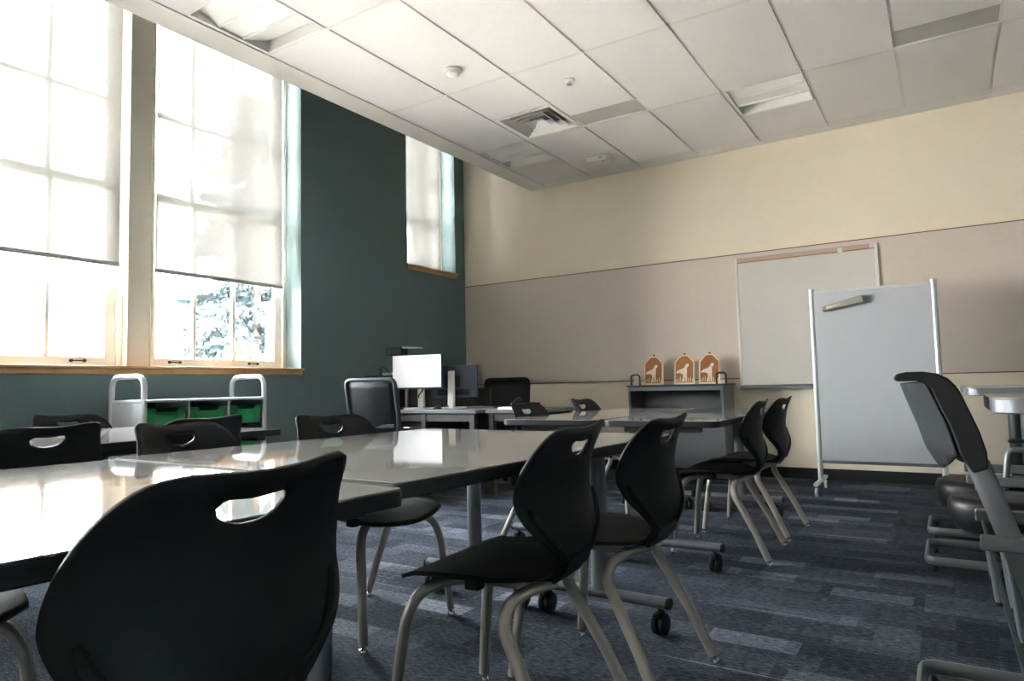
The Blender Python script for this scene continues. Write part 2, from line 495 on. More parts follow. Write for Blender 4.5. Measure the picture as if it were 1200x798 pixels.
# smoke detector, sprinkler, wall-mount box
t = thing('smoke_detector', 'round white smoke detector on a ceiling tile', 'smoke detector', (-2.943, 3.88, ZC))
obj('base', lathe(B(), [(0.068, 0.0), (0.068, -0.012), (0.06, -0.02)]), M['whitepaint'], t, smooth=True)
obj('sensor_dome', lathe(B(), [(0.05, -0.02), (0.048, -0.036), (0.03, -0.046), (0, -0.047)]), M['whitepaint'], t, smooth=True)
t = thing('sprinkler', 'small recessed sprinkler head in the ceiling near the air vent', 'sprinkler', (-2.321, 4.527, ZC+0.001))
obj('escutcheon', lathe(B(), [(0.045, 0.0), (0.043, -0.006), (0.02, -0.012), (0, -0.012)]), M['whitepaint'], t, smooth=True)
bm = B(); lathe(bm, [(0.009, -0.011), (0.009, -0.03), (0, -0.03)]); lathe(bm, [(0.022, -0.034), (0.022, -0.037), (0, -0.037)]); box(bm, -0.018, -0.014, -0.003, 0.003, -0.036, -0.011); box(bm, 0.014, 0.018, -0.003, 0.003, -0.036, -0.011)
obj('deflector', bm, M['chrome'], t)
t = thing('access_point', 'white wireless box on the ceiling near the back wall', 'wireless access point', (-2.90, 6.28, ZC+0.001))
obj('body', prism(B(), [(-0.13, 0), (0.13, 0), (0.115, -0.06), (-0.115, -0.06)], -0.075, 0.075, lambda u, v, w: (u, w, v)), M['whitepaint'], t, bevel=0.012)
obj('port', bxo(0.03, 0.06, -0.078, -0.068, -0.035, -0.02), M['slot'], t)
obj('status_light', lathe(B(), [(0.008, -0.0605), (0.006, -0.064), (0, -0.065)], 10, (0.06, -0.03, 0)), M['dark'], t)

# ------------------------------------------------------------------ windows
XG = XL - 0.26     # glass line
def window(n, y0, y1, z0, z1, vbars, hbars, rail, fr=0.075, bot=0.06, top=0.10, latches=()):
    """painted sash window; y0..y1 clear opening between jambs"""
    t = bpy.data.objects.new('window_%d' % n, None); C.objects.link(t); t['kind'] = 'structure'
    t.location = (XG, (y0+y1)/2, z0)
    def W(bm, a, b, c, d, x0=-0.03, x1=0.03): box(bm, x0, x1, a-(y0+y1)/2, b-(y0+y1)/2, c-z0, d-z0)
    bm = B()
    W(bm, y0, y0+fr*0.5, z0, z1, -0.06, 0.05); W(bm, y1-fr*0.5, y1, z0, z1, -0.06, 0.05)
    W(bm, y0+fr*0.5, y1-fr*0.5, z1-0.04, z1, -0.06, 0.05); W(bm, y0+fr*0.5, y1-fr*0.5, z0, z0+0.02, -0.06, 0.05)
    obj('frame', bm, M['whitepaint'], t, bevel=0.004)
    a, b = y0+fr*0.5, y1-fr*0.5
    for nm, zz0, zz1, x in (('lower_sash', z0+0.02, rail+0.025, 0.0), ('upper_sash', rail-0.025, z1-0.04, -0.04)):
        bm = B()
        lo = bot if nm == 'lower_sash' else 0.05
        hi = 0.05 if nm == 'lower_sash' else top
        W(bm, a, a+fr, zz0, zz1, x-0.018, x+0.018); W(bm, b-fr, b, zz0, zz1, x-0.018, x+0.018)
        W(bm, a+fr, b-fr, zz0, zz0+lo, x-0.018, x+0.018); W(bm, a+fr, b-fr, zz1-hi, zz1, x-0.018, x+0.018)
        s = obj(nm, bm, M['whitepaint'], t, bevel=0.003)
        bm = B()
        for v in vbars: W(bm, v-0.014, v+0.014, zz0+lo, zz1-hi, x-0.015, x+0.015)
        for h in hbars:
            if zz0+lo < h < zz1-hi: W(bm, a+fr, b-fr, h-0.014, h+0.014, x-0.014, x+0.014)
        obj('glazing_bars', bm, M['whitepaint'], s)
        bm = B(); W(bm, a+fr-0.005, b-fr+0.005, zz0+lo-0.005, zz1-hi+0.005, x-0.003, x+0.003)
        obj('pane', bm, M['glass'], s)
    for ly in latches:
        bm = B(); yy = ly - (y0+y1)/2
        for s in (-1, 1): lathe(bm, [(0.012, 0.018), (0.012, 0.03), (0.0, 0.034)], 10, (0, yy+s*0.045, bot*0.5+0.02), 'x')
        tube(bm, [(0.032, yy-0.05, bot*0.5+0.02), (0.032, yy+0.05, bot*0.5+0.02)], 0.005, 8)
        obj('sash_lift', bm, M['rackdark'], t, smooth=True)
    return t
window(1, 1.30, 2.76, SILL, 4.15, (1.90, 2.255), (3.23,), 2.53, latches=(1.75, 2.46))
window(2, 2.93, 4.295, SILL, 4.15, (3.375, 3.75), (3.23,), 2.53, latches=(3.20, 3.95))
window(3, 5.80, 6.705, 2.335, 4.15, (6.17, 6.33), (3.5,), 2.95, latches=())
window(4, -3.7, -2.12, SILL, 4.15, (-3.17, -2.65), (3.23,), 2.53)  # this and the windows below are unseen, added to raise the daylight
window(5, -1.98, -0.40, SILL, 4.15, (-1.45, -0.93), (3.23,), 2.53)
window(6, -8.3, -6.87, SILL, 4.15, (-7.83, -7.35), (3.23,), 2.53)
window(7, -6.73, -5.3, SILL, 4.15, (-6.25, -5.77), (3.23,), 2.53)
# mullion post between the two big windows, and posts of the added windows behind the camera
M['mull'] = mat('cream painted post', '#f2ebdb', 0.55, var=0.03)
bm = B(); box(bm, XG-0.06, XL-0.13, 2.76, 2.93, SILL, 4.15); box(bm, XL-0.13, XL-0.115, 2.745, 2.765, SILL, 4.15); box(bm, XL-0.13, XL-0.115, 2.925, 2.945, SILL, 4.15)
struct('trim_5', bm, M['mull'], bevel=0.003)
bm = B(); box(bm, XG-0.06, XL-0.13, -2.12, -1.98, SILL, 4.15); box(bm, XG-0.06, XL-0.13, -6.87, -6.73, SILL, 4.15)
struct('trim_6', bm, M['mull'], bevel=0.003)
# pale outer reveal boards beside each window group
# oak stools (sill boards) with a small moulding below
def sill(nm, y0, y1, z):
    bm = B(); box(bm, XG-0.06, XL+0.035, y0, y1, z-0.022, z); box(bm, XL, XL+0.018, y0+0.01, y1-0.01, z-0.062, z-0.022)
    struct(nm, bm, M['oak'], bevel=0.005)
sill('trim_7', 1.20, 4.31, SILL+0.005); sill('trim_8', 5.78, 6.725, 2.338); sill('trim_9', -3.76, -0.34, SILL+0.005); sill('trim_10', -8.36, -5.24, SILL+0.005)

def roller_shade(y0, y1, zb, label, zt=4.08):
    t = thing('roller_shade', label, 'roller shade', (XL-0.165, (y0+y1)/2, zt), 0, 'white roller shades on the windows')
    h = (y1-y0)/2
    bm = B(); n = 14
    vs = [[bm.verts.new((0.004*math.sin(k*1.3), -h + 2*h*k/n, z)) for k in range(n+1)] for z in (0, (zb-zt)*0.5, zb-zt+0.02)]
    for r0, r1 in zip(vs, vs[1:]):
        for k in range(n): bm.faces.new((r0[k], r0[k+1], r1[k+1], r1[k]))
    obj('shade_cloth', bm, M['shade'], t, smooth=True)
    bm = B(); tube(bm, [(0, -h, zb-zt+0.012), (0, h, zb-zt+0.012)], 0.017, 12, rx=0.009)
    obj('hem_bar', bm, M['slot'], t, smooth=True, label='grey hem bar')
    bm = B(); tube(bm, [(0, -h-0.01, 0.02), (0, h+0.01, 0.02)], 0.028, 14)
    obj('roller', bm, M['whitepaint'], t, smooth=True)
roller_shade(1.36, 2.705, 1.90, 'white roller shade half lowered on the left big window')
roller_shade(2.985, 4.215, 1.895, 'white roller shade half lowered on the big window with the spruce view')
roller_shade(5.85, 6.62, 2.36, 'white roller shade fully lowered on the small corner window')

for a, b in ((-3.64, -2.18), (-1.92, -0.46), (-8.24, -6.93), (-6.67, -5.36)):  # shades of the added unseen windows, holding back their daylight
    roller_shade(a, b, 1.90, 'white roller shade half lowered on an added window behind the camera')

# ------------------------------------------------------------------ outside
o = struct('ground', bxo(-70, XL-WT-0.02, -40, 60, -1.2, -1.0), M['lawn'])
def blob_tree(t, name, m, layers, leaf, n, loc_fn):
    bm = B()
    for _ in range(n):
        p, d = loc_fn()
        s = leaf * random.uniform(0.6, 1.3)
        u = Vector((random.uniform(-1, 1), random.uniform(-1, 1), random.uniform(-1, 1))).normalized()
        w = d.cross(u).normalized()
        a = [bm.verts.new(p), bm.verts.new(p + d*s*0.5 + w*s*0.22), bm.verts.new(p + d*s), bm.verts.new(p + d*s*0.5 - w*s*0.22)]
        bm.faces.new(a)
    return obj(name, bm, m, t)
def spruce(x, y, H, R, label, n=17000):
    t = thing('spruce_tree', label, 'tree', (x, y, -1.0))
    obj('trunk', lathe(B(), [(0.22, 0), (0.16, H*0.4), (0.03, H*0.97), (0, H)], 10), M['bark'], t, smooth=True)
    br = []
    z = 0.6
    while z < H*0.97:
        r = R * (1 - z/H) ** 0.85
        for k in range(9):
            br.append((z + random.uniform(-0.15, 0.15), random.uniform(0, 2*PI), r*random.uniform(0.75, 1.1)))
        z += H/22
    def f():
        zz, a, r = random.choice(br); q = random.random() ** 0.6
        out = Vector((math.cos(a), math.sin(a), 0))
        p = out*r*q + Vector((random.gauss(0, 0.13), random.gauss(0, 0.13), zz - 0.35*q*r*0.4 + random.gauss(0, 0.07)))
        d = (out*random.uniform(0.2, 1) + Vector((random.uniform(-.7, .7), random.uniform(-.7, .7), random.uniform(-0.9, 0.2)))).normalized()
        return p, d
    blob_tree(t, 'foliage', M['spruce'], 0, 0.52, n, f)
def shrub(x, y, H, R, label, m, n=1500):
    t = thing('shrub', label, 'shrub', (x, y, -1.0))
    bm = B()
    for k in range(5):
        a = k*1.26; tube(bm, [(0, 0, 0), (math.cos(a)*R*0.3, math.sin(a)*R*0.3, H*0.45), (math.cos(a)*R*0.6, math.sin(a)*R*0.6, H*0.8)], 0.03, 6)
    obj('stem', bm, M['bark'], t)
    def f():
        v = Vector((random.gauss(0, 1), random.gauss(0, 1), random.gauss(0, 1))).normalized() * random.random() ** 0.4
        p = Vector((v.x*R, v.y*R, H*0.55 + v.z*H*0.45))
        return p, (v + Vector((random.uniform(-.6, .6), random.uniform(-.6, .6), 0.3))).normalized()
    blob_tree(t, 'foliage', m, 0, 0.28, n, f)
spruce(-24.5, 18.3, 15.0, 4.6, 'blue spruce tree outside the second big window')
shrub(-13.6, 9.85, 3.0, 0.5, 'bright green shrub outside in front of the spruce', M['shrub'])
shrub(-20.0, 9.0, 3.1, 1.3, 'pale shrub low outside beyond the left big window, right one', M['pale'])
shrub(-24.0, 7.0, 3.1, 1.4, 'pale shrub low outside beyond the left big window, left one', M['pale'])
bm = B(); box(bm, -16.5, -11.2, 12.6, 13.4, -1.0, 3.3); box(bm, -16.6, -11.1, 12.5, 13.5, 3.3, 3.5)
tag(obj('brick_building', bm, M['brick']), 'pale pink brick wall end outside at the right edge of the big window', 'building')

# ------------------------------------------------------------------ moulded student chair
ZT_ = [(0.40, 0.105), (0.44, 0.085), (0.47, 0.066), (0.50, 0.055), (0.55, 0.050), (0.60, 0.056), (0.67, 0.060), (0.75, 0.050), (0.80, 0.036), (0.83, 0.024)]
WRAP = [(0.40, 0.0), (0.47, 0.010), (0.54, 0.035), (0.64, 0.062), (0.72, 0.055), (0.80, 0.032), (0.83, 0.025)]
OUT = [(-0.082, 0.425), (-0.092, 0.455), (-0.115, 0.49), (-0.155, 0.527), (-0.197, 0.566), (-0.220, 0.602), (-0.229, 0.645), (-0.224, 0.69),
       (-0.212, 0.728), (-0.195, 0.762), (-0.172, 0.790), (-0.142, 0.808), (-0.10, 0.8145), (-0.05, 0.813), (0.0, 0.8105), (0.05, 0.811), (0.10, 0.815), (0.15, 0.821), (0.172, 0.8215),
       (0.186, 0.8155), (0.1925, 0.803), (0.198, 0.77), (0.210, 0.735), (0.222, 0.69), (0.229, 0.645), (0.220, 0.602), (0.197, 0.566), (0.155, 0.527), (0.115, 0.49), (0.092, 0.455), (0.082, 0.425)]
HOLE = [(-0.052, 0.768), (-0.043, 0.7755), (-0.03, 0.7775), (0.0, 0.775), (0.03, 0.7765), (0.054, 0.779), (0.064, 0.775), (0.065, 0.766), (0.054, 0.752), (0.034, 0.743), (0.01, 0.7395), (-0.016, 0.741), (-0.036, 0.748), (-0.048, 0.757)]
def dens(poly, step):
    out = []
    P = [Vector((p[0], p[1], 0)) for p in poly]
    n = len(P)
    for i in range(n):
        a, b, c, d = P[i-1], P[i], P[(i+1) % n], P[(i+2) % n]
        m = max(1, int((c-b).length/step))
        straight = i == n-1
        for k in range(m):
            t = k/m
            q = b.lerp(c, t) if straight else 0.5*((2*b)+(c-a)*t+(2*a-5*b+4*c-d)*t*t+(3*b-a-3*c+d)*t**3)
            out.append((q.x, q.y))
    return out
def back_pt(u, z, off=0.0):
    # sitter's right (u > 0) is local -y when the chair faces +x
    w = interp(WRAP, z) * (abs(u)/0.23) ** 2
    return Vector((interp(ZT_, z) + w - off, -u, z))

def make_chair(label, group):
    t = thing('student_chair', label, 'chair', (0, 0, 0), 0, group)
    bm = sheet(B(), dens(OUT, 0.012), [dens(HOLE, 0.006)], 0.018, back_pt)
    bk = solidify(obj('backrest', bm, M['plastic'], t, smooth=True, angle=60), 0.009)
    # raised moulded ridge that follows the lower rim at the rear of the back
    ridge = [(-0.196, 0.628), (-0.186, 0.595), (-0.15, 0.548), (-0.10, 0.505), (-0.055, 0.476), (0.0, 0.466), (0.055, 0.476), (0.10, 0.505), (0.15, 0.548), (0.186, 0.595), (0.196, 0.628)]
    obj('ridge', tube(B(), smooth_path([back_pt(u, z, 0.005) for u, z in ridge], 4), [0.004] + [0.0095]*(4*10-1) + [0.004], 8), M['plastic'], bk, smooth=True)
    # seat pan
    HW = [(0.055, 0.078), (0.09, 0.088), (0.13, 0.125), (0.17, 0.172), (0.21, 0.203), (0.27, 0.220), (0.35, 0.226), (0.43, 0.222), (0.465, 0.212)]
    bm = B(); rows = []
    ss = [0.055, 0.07, 0.09, 0.11, 0.13, 0.15, 0.17, 0.19, 0.21, 0.24, 0.27, 0.31, 0.35, 0.39, 0.42, 0.445, 0.465]
    for s in ss:
        hw = interp(HW, s); row = []
        for k in range(15):
            q = -1 + 2*k/14; u = hw*q
            f = s + (0.05*(1-q*q) if s > 0.4 else 0) * ((s-0.4)/0.065 if s > 0.4 else 0)
            z = 0.438 + 0.016*abs(q)**2.2*min(1, max(0, (s-0.1)/0.15)) - 0.006*(1-abs(q))
            z += 0.06*max(0, (0.12-s)/0.065)**2            # sweeps up into the back
            z -= 0.022*max(0, (s-0.36)/0.12)**1.6            # rolls down at the front
            if s > 0.40: z += 0.010*abs(q)**3 * (1 - (s-0.40)/0.08) - 0.004
            row.append(bm.verts.new((f, -u, z)))
        rows.append(row)
    for a, b in zip(rows, rows[1:]):
        for k in range(14): bm.faces.new((a[k], a[k+1], b[k+1], b[k]))
    solidify(obj('seat', bm, M['plastic'], t, smooth=True, angle=60), 0.010)
    # gusset block under the neck of the shell
    bm = B()
    prism(bm, [(0.045, 0.49), (0.06, 0.452), (0.10, 0.428), (0.20, 0.418), (0.20, 0.428), (0.11, 0.437), (0.075, 0.455), (0.06, 0.49)], -0.078, 0.078, lambda u, v, w: (u, w, v))
    obj('gusset', bm, M['plastic'], t, bevel=0.006)
    bm = B(); box(bm, 0.17, 0.40, -0.075, -0.045, 0.395, 0.424); box(bm, 0.17, 0.40, 0.045, 0.075, 0.395, 0.424); box(bm, 0.24, 0.32, -0.045, 0.045, 0.40, 0.422)
    obj('under_frame', bm, M['leg'], t, bevel=0.005)
    for s in (-1, 1):
        obj('bumper', bxo(0.28, 0.325, s*0.115-0.018, s*0.115+0.018, 0.395, 0.43), M['dkplastic'], t, bevel=0.006)
    for s in (-1, 1):
        p = [(0.31, s*0.05, 0.408), (0.385, s*0.12, 0.408), (0.428, s*0.18, 0.388), (0.45, s*0.207, 0.335), (0.462, s*0.215, 0.27)]
        p = smooth_path(p, 6) + [Vector((0.478, s*0.226, 0.14)), Vector((0.49, s*0.235, 0.022))]
        l = obj('leg', tube(B(), p, 0.0145, 12, rx=0.0175), M['leg'], t, smooth=True)
        obj('glide', lathe(B(), [(0.006, 0.03), (0.0065, 0.014), (0.015, 0.011), (0.0165, 0.004), (0.013, 0.0), (0, 0.0)], 12, (0.491, s*0.2355, 0)), M['chrome'], l, smooth=True)
        p = [(0.105, s*0.045, 0.418), (0.142, s*0.105, 0.410), (0.170, s*0.165, 0.388), (0.170, s*0.196, 0.340), (0.140, s*0.206, 0.285)]
        p = smooth_path(p, 6) + [Vector((0.075, s*0.219, 0.17)), Vector((0.004, s*0.235, 0.022))]
        l = obj('leg', tube(B(), p, 0.0145, 12, rx=0.0175), M['leg'], t, smooth=True)
        obj('glide', lathe(B(), [(0.006, 0.03), (0.0065, 0.014), (0.015, 0.011), (0.0165, 0.004), (0.013, 0.0), (0, 0.0)], 12, (0.0, s*0.2355, 0)), M['chrome'], l, smooth=True)
    return t

CH = [  # rear-foot x, centre y, heading (deg), label
    (-0.782, 0.606, 181, 'black student chair nearest the camera, seen from behind, cut off at the bottom', 'moulded student chairs'),
    (-0.776, 1.602, 184.2, 'black student chair in the middle foreground with its whole seat in view', 'moulded student chairs'),
    (-0.701, 2.056, 179.4, 'black student chair at the far right corner of the front table', 'moulded student chairs'),
    (-0.81, 3.831, 182.6, 'black student chair right of the back tables, nearer of two in side view', 'moulded student chairs'),
    (-0.808, 4.41, 177, 'black student chair right of the back tables, farther of two in side view', 'moulded student chairs'),
    (-2.30, 0.54, 0, 'student chair at the lower left, only seat edge and leg showing', 'moulded student chairs'),
    (-2.39, 1.43, 8, 'brownish black student chair facing us behind the joint of the front tables', 'moulded student chairs'),
    (-2.26, 2.035, -3.2, 'student chair facing us across the front table, left of the office chair', 'moulded student chairs'),
    (-2.69, 1.16, 180, 'dark student chair at the left edge seen from behind with a bright handle hole', 'moulded student chairs'),
    (-2.69, 1.78, 180, 'dark student chair before the green trays, half hidden by a brownish chair', 'moulded student chairs'),
    (-4.29, 1.92, 0, 'brown lit student chair at the far side of the window table beside the trolley end', 'moulded student chairs'),
    (-2.335, 3.735, 0, 'student chair facing us behind the back table, left of the two below the beige wall', 'moulded student chairs'),
    (-2.38, 4.62, 0, 'student chair facing us behind the back table, right of the two, near the grey rack', 'moulded student chairs'),
]
proto = None
for x, y, a, lb, g in CH:
    if proto is None:
        proto = make_chair(lb, g); proto.location = (x, y, 0); proto.rotation_euler = (0, 0, math.radians(a))
    else:
        dup(proto, (x, y, 0), math.radians(a), lb, g)

# ------------------------------------------------------------------ tables on castor T-legs
def make_table(label, group, TW, TL, TH, xs, inset, rad):
    t = thing('classroom_table', label, 'table', (0, 0, 0), 0, group)
    bm = B(); prism(bm, rrect(-TW/2, TW/2, -TL/2, TL/2, rad, 6), TH-0.034, TH-0.002)
    top = obj('tabletop', bm, M['edge'], t, bevel=0.004)
    bm = B(); prism(bm, rrect(-TW/2+0.003, TW/2-0.003, -TL/2+0.003, TL/2-0.003, rad-0.002, 6), TH-0.0022, TH)
    obj('laminate', bm, M['lam'], top, label='glossy grey top surface')
    for px in xs:
        bm = B(); box(bm, px-0.03, px+0.03, -TL/2+inset+0.05, TL/2-inset-0.05, TH-0.08, TH-0.035)
        obj('beam', bm, M['rackdark'], t, bevel=0.005)
        for s in (-1, 1):
            yy = s*(TL/2-inset)
            bm = B(); tube(bm, [(px, yy, 0.125), (px, yy, TH-0.06)], 0.021, 16, rx=0.036, up=(0, 1, 0))
            l = obj('leg', bm, M['post'], t, smooth=True)
            obj('top_plate', bxo(px-0.20, px+0.20, yy-0.03, yy+0.03, TH-0.062, TH-0.035), M['rackdark'], l, bevel=0.005)
            bm = B(); tube(bm, [(px-0.275, yy, 0.115), (px+0.275, yy, 0.115)], 0.021, 16, rx=0.026, up=(0, 0, 1))
            f = obj('foot_bar', bm, M['post'], t, smooth=True)
            for e in (-1, 1):
                bm = B(); tube(bm, [(px+e*0.275, yy, 0.115), (px+e*0.286, yy, 0.115)], 0.021, 16, rx=0.026, up=(0, 0, 1))
                obj('end_cap', bm, M['dkplastic'], f, smooth=True)
            for e in (-1, 1):
                cx = px+e*0.245
                bm = B()
                for q in (-1, 1):
                    lathe(bm, [(0.0, q*0.006), (0.037, q*0.006), (0.04, q*0.009), (0.04, q*0.021), (0.035, q*0.025), (0.015, q*0.027), (0, q*0.027)], 20, (cx, yy, 0.04), 'x')
                k = obj('caster', bm, M['dkplastic'], t, smooth=True)
                bm = B(); lathe(bm, [(0.008, 0.05), (0.008, 0.098), (0, 0.098)], 10, (cx, yy, 0)); box(bm, cx-0.012, cx+0.012, yy-0.044, yy+0.02, 0.068, 0.086)
                obj('fork', bm, M['dkplastic'], k, bevel=0.004)
    return t
G1, G2 = 'wide caster tables', 'narrow caster tables'
tw = make_table('glossy grey table in the centre with the white display mirrored in its top', G1, 1.22, 1.43, 0.730, (-0.31, 0.31), 0.04, 0.02)
tw.location = (-1.524, 1.79, 0); tw.rotation_euler = (0, 0, math.radians(-2.6))
dup(tw, (-1.543, 0.326, 0), math.radians(-3.5), 'glossy grey table at the lower left, brightly reflecting the windows, beside the nearest chair', G1)
tc_ = make_table('grey table below the big windows, its bright top showing between dark chair backs', G1, 1.24, 1.60, 0.730, (-0.31, 0.31), 0.04, 0.02)
tc_.location = (-3.495, 1.505, 0); tc_.rotation_euler = (0, 0, math.radians(3.0))
tn = make_table('narrow grey table of the back pair, right one, in front of the grey rack', G2, 0.612, 1.70, 0.733, (0.0,), 0.08, 0.055)
tn.location = (-1.255, 4.135, 0); tn.rotation_euler = (0, 0, math.radians(0.6))
dup(tn, (-1.885, 4.135, 0), 0.0, 'narrow grey table of the back pair, left one, before two facing chairs', G2)

# ------------------------------------------------------------------ tray trolley with green trays
def trolley():
    t = thing('tray_trolley', 'silver trolley with arched handles and green trays below the big windows', 'trolley', (-4.73, 2.975, 0))
    hx, hy, zt = 0.225, 0.485, 0.885
    bm = B(); box(bm, -hx, hx, -hy, hy, zt-0.018, zt)
    obj('top_shelf', bm, M['silver'], t, bevel=0.003)
    for k in (-1, 1):
        y = k*(hy-0.012)
        p = round_path([(-hx+0.02, y, 0.10), (-hx+0.02, y, 1.045), (hx-0.02, y, 1.045), (hx-0.02, y, 0.10)], 0.09, 8)
        obj('end_hoop', tube(B(), p, 0.0185, 12), M['silver'], t, smooth=True)
        obj('end_panel', bxo(-hx+0.03, hx-0.03, y-0.008, y+0.008, 0.14, zt-0.02), M['silver'], t, bevel=0.003)
    for y in (-0.157, 0.157):
        obj('divider', bxo(-hx+0.02, hx-0.01, y-0.006, y+0.006, 0.14, zt-0.02), M['silver'], t)
    obj('base_panel', bxo(-hx+0.02, hx-0.01, -hy+0.03, hy-0.03, 0.12, 0.14), M['silver'], t)
    obj('back_panel', bxo(-hx+0.005, -hx+0.015, -hy+0.03, hy-0.03, 0.14, zt-0.02), M['rackdark'], t)
    for sx in (-1, 1):
        for sy in (-1, 1):
            bm = B(); lathe(bm, [(0, -0.014), (0.038, -0.014), (0.042, -0.008), (0.042, 0.008), (0.038, 0.014), (0, 0.014)], 18, (sx*(hx-0.02), sy*(hy-0.012), 0.042), 'y')
            k = obj('caster', bm, M['dkplastic'], t, smooth=True)
            obj('fork', bxo(sx*(hx-0.02)-0.012, sx*(hx-0.02)+0.012, sy*(hy-0.012)-0.02, sy*(hy-0.012)+0.02, 0.086, 0.11), M['silver'], k)
trolley()
def tray_mesh(w, d, h):
    """open tub with a dipped front rim"""
    bm = B()
    x1 = d/2
    # front face with dip in the rim
    prof = [(-w/2, h), (-w*0.30, h), (-w*0.24, h-0.028), (w*0.24, h-0.028), (w*0.30, h), (w/2, h), (w/2-0.014, 0), (-w/2+0.014, 0)]
    prism(bm, prof, x1-0.008, x1, lambda u, v, q: (q, u, v))
    rim = [(-w/2, h-0.012), (-w/2, h), (-w*0.30, h), (-w*0.24, h-0.028), (w*0.24, h-0.028), (w*0.30, h), (w/2, h), (w/2, h-0.012), (w*0.315, h-0.012), (w*0.25, h-0.04), (-w*0.25, h-0.04), (-w*0.315, h-0.012)]
    prism(bm, rim, x1, x1+0.012, lambda u, v, q: (q, u, v))
    box(bm, -x1, -x1+0.006, -w/2+0.008, w/2-0.008, 0, h)
    for s in (-1, 1): box(bm, -x1+0.006, x1-0.008, s*(w/2-0.010)-0.003, s*(w/2-0.010)+0.003, 0.004, h)
    box(bm, -x1+0.006, x1-0.008, -w/2+0.014, w/2-0.014, 0, 0.005)
    for q in (-0.30, 0.30): box(bm, x1, x1+0.004, q*w-0.006, q*w+0.006, 0.012, h-0.03)
    return bm
first = None
cols = ['left', 'middle', 'right']; rows_ = ['upper', 'middle', 'lower']
for r, z in enumerate((0.690, 0.500, 0.31)):
    for c, y in enumerate((-0.312, 0.0, 0.312)):
        lb = 'green plastic tray in the trolley, %s column, %s row' % (cols[c], rows_[r])
        loc = (-4.735, 2.975+y, z)
        if first is None:
            first = obj('storage_tray', tray_mesh(0.285, 0.40, 0.135), M['green'], bevel=0.002, seg=1)
            o = first
        else:
            o = first.copy(); C.objects.link(o)
        o.location = loc; tag(o, lb, 'storage tray', 'green storage trays in the trolley')
# runners that carry the trays are part of the trolley
tr = [o for o in C.objects if o.name == 'tray_trolley'][0]
bm = B()
for z in (0.690, 0.500, 0.31):
    for y in (-0.463, -0.157, 0.157, 0.463):
        box(bm, -0.19, 0.20, y-0.02, y+0.02, z-0.006, z-0.0005)
obj('tray_runners', bm, M['silver'], tr)

# ------------------------------------------------------------------ book rack at the back wall and what stands on it
def rack():
    x0, x1, y0, y1, zt = -2.735, -1.80, 6.47, 6.84, 0.905
    t = thing('book_rack', 'grey steel rolling book rack against the back wall', 'rack', ((x0+x1)/2, (y0+y1)/2, 0))
    hx, hy = (x1-x0)/2, (y1-y0)/2
    for s in (-1, 1):
        obj('side_panel', bxo(s*hx-0.012, s*hx+0.012, -hy, hy, 0.11, zt-0.02), M['rackgrey'], t, bevel=0.003)
    obj('top', bxo(-hx-0.025, hx+0.025, -hy-0.012, hy+0.012, zt-0.02, zt), M['rackdark'], t, bevel=0.004)
    obj('front_rail', bxo(-hx+0.012, hx-0.012, -hy, -hy+0.018, zt-0.058, zt-0.02), M['rackgrey'], t, bevel=0.002)
    obj('back_panel', bxo(-hx+0.012, hx-0.012, hy-0.012, hy, 0.11, zt-0.02), M['rackgrey'], t)
    for z in (0.45, 0.12):
        bm = B(); box(bm, -hx+0.012, hx-0.012, -hy+0.01, hy-0.012, z, z+0.018); box(bm, -hx+0.012, hx-0.012, -hy, -hy+0.01, z-0.02, z+0.035)
        obj('shelf', bm, M['rackgrey'], t, bevel=0.002)
    obj('apron', bxo(-hx+0.012, hx-0.012, -hy+0.02, -hy+0.032, 0.155, 0.43), M['rackgrey'], t)
    for s in (-1, 1):
        x = s*(hx-0.03)
        p = round_path([(x-0.045, -hy+0.1, zt), (x-0.045, -hy+0.1, zt+0.105), (x+0.045, -hy+0.1, zt+0.105), (x+0.045, -hy+0.1, zt)], 0.03, 5)
        obj('handle', tube(B(), p, 0.010, 10), M['rackdark'], t, smooth=True)
    for sx in (-1, 1):
        for sy in (-1, 1):
            bm = B(); lathe(bm, [(0, -0.014), (0.045, -0.014), (0.048, 0), (0.045, 0.014), (0, 0.014)], 18, (sx*(hx-0.06), sy*(hy-0.06), 0.048), 'x')
            k = obj('caster', bm, M['dkplastic'], t, smooth=True)
            obj('fork', bxo(sx*(hx-0.06)-0.02, sx*(hx-0.06)+0.02, sy*(hy-0.06)-0.012, sy*(hy-0.06)+0.012, 0.085, 0.112), M['rackdark'], k)
rack()
def plaque_outline(w, h, sh, topw):
    return [(-w/2, 0), (w/2, 0), (w/2, h-sh), (topw/2, h-0.012), (topw*0.25, h), (-topw*0.25, h), (-topw/2, h-0.012), (-w/2, h-sh)]
FIG = [(-0.085, 0.128), (-0.06, 0.147), (-0.028, 0.160), (0.0, 0.178), (0.008, 0.200), (0.018, 0.218), (0.034, 0.224), (0.046, 0.212), (0.047, 0.196), (0.036, 0.186), (0.028, 0.178),
       (0.026, 0.150), (0.028, 0.120), (0.024, 0.085), (0.030, 0.05), (0.024, 0.02), (0.034, 0.006), (0.012, 0.006), (0.010, 0.045), (0.006, 0.075), (-0.002, 0.045), (-0.004, 0.006), (-0.024, 0.006), (-0.016, 0.05), (-0.014, 0.085),
       (-0.030, 0.105), (-0.055, 0.112), (-0.085, 0.108)]
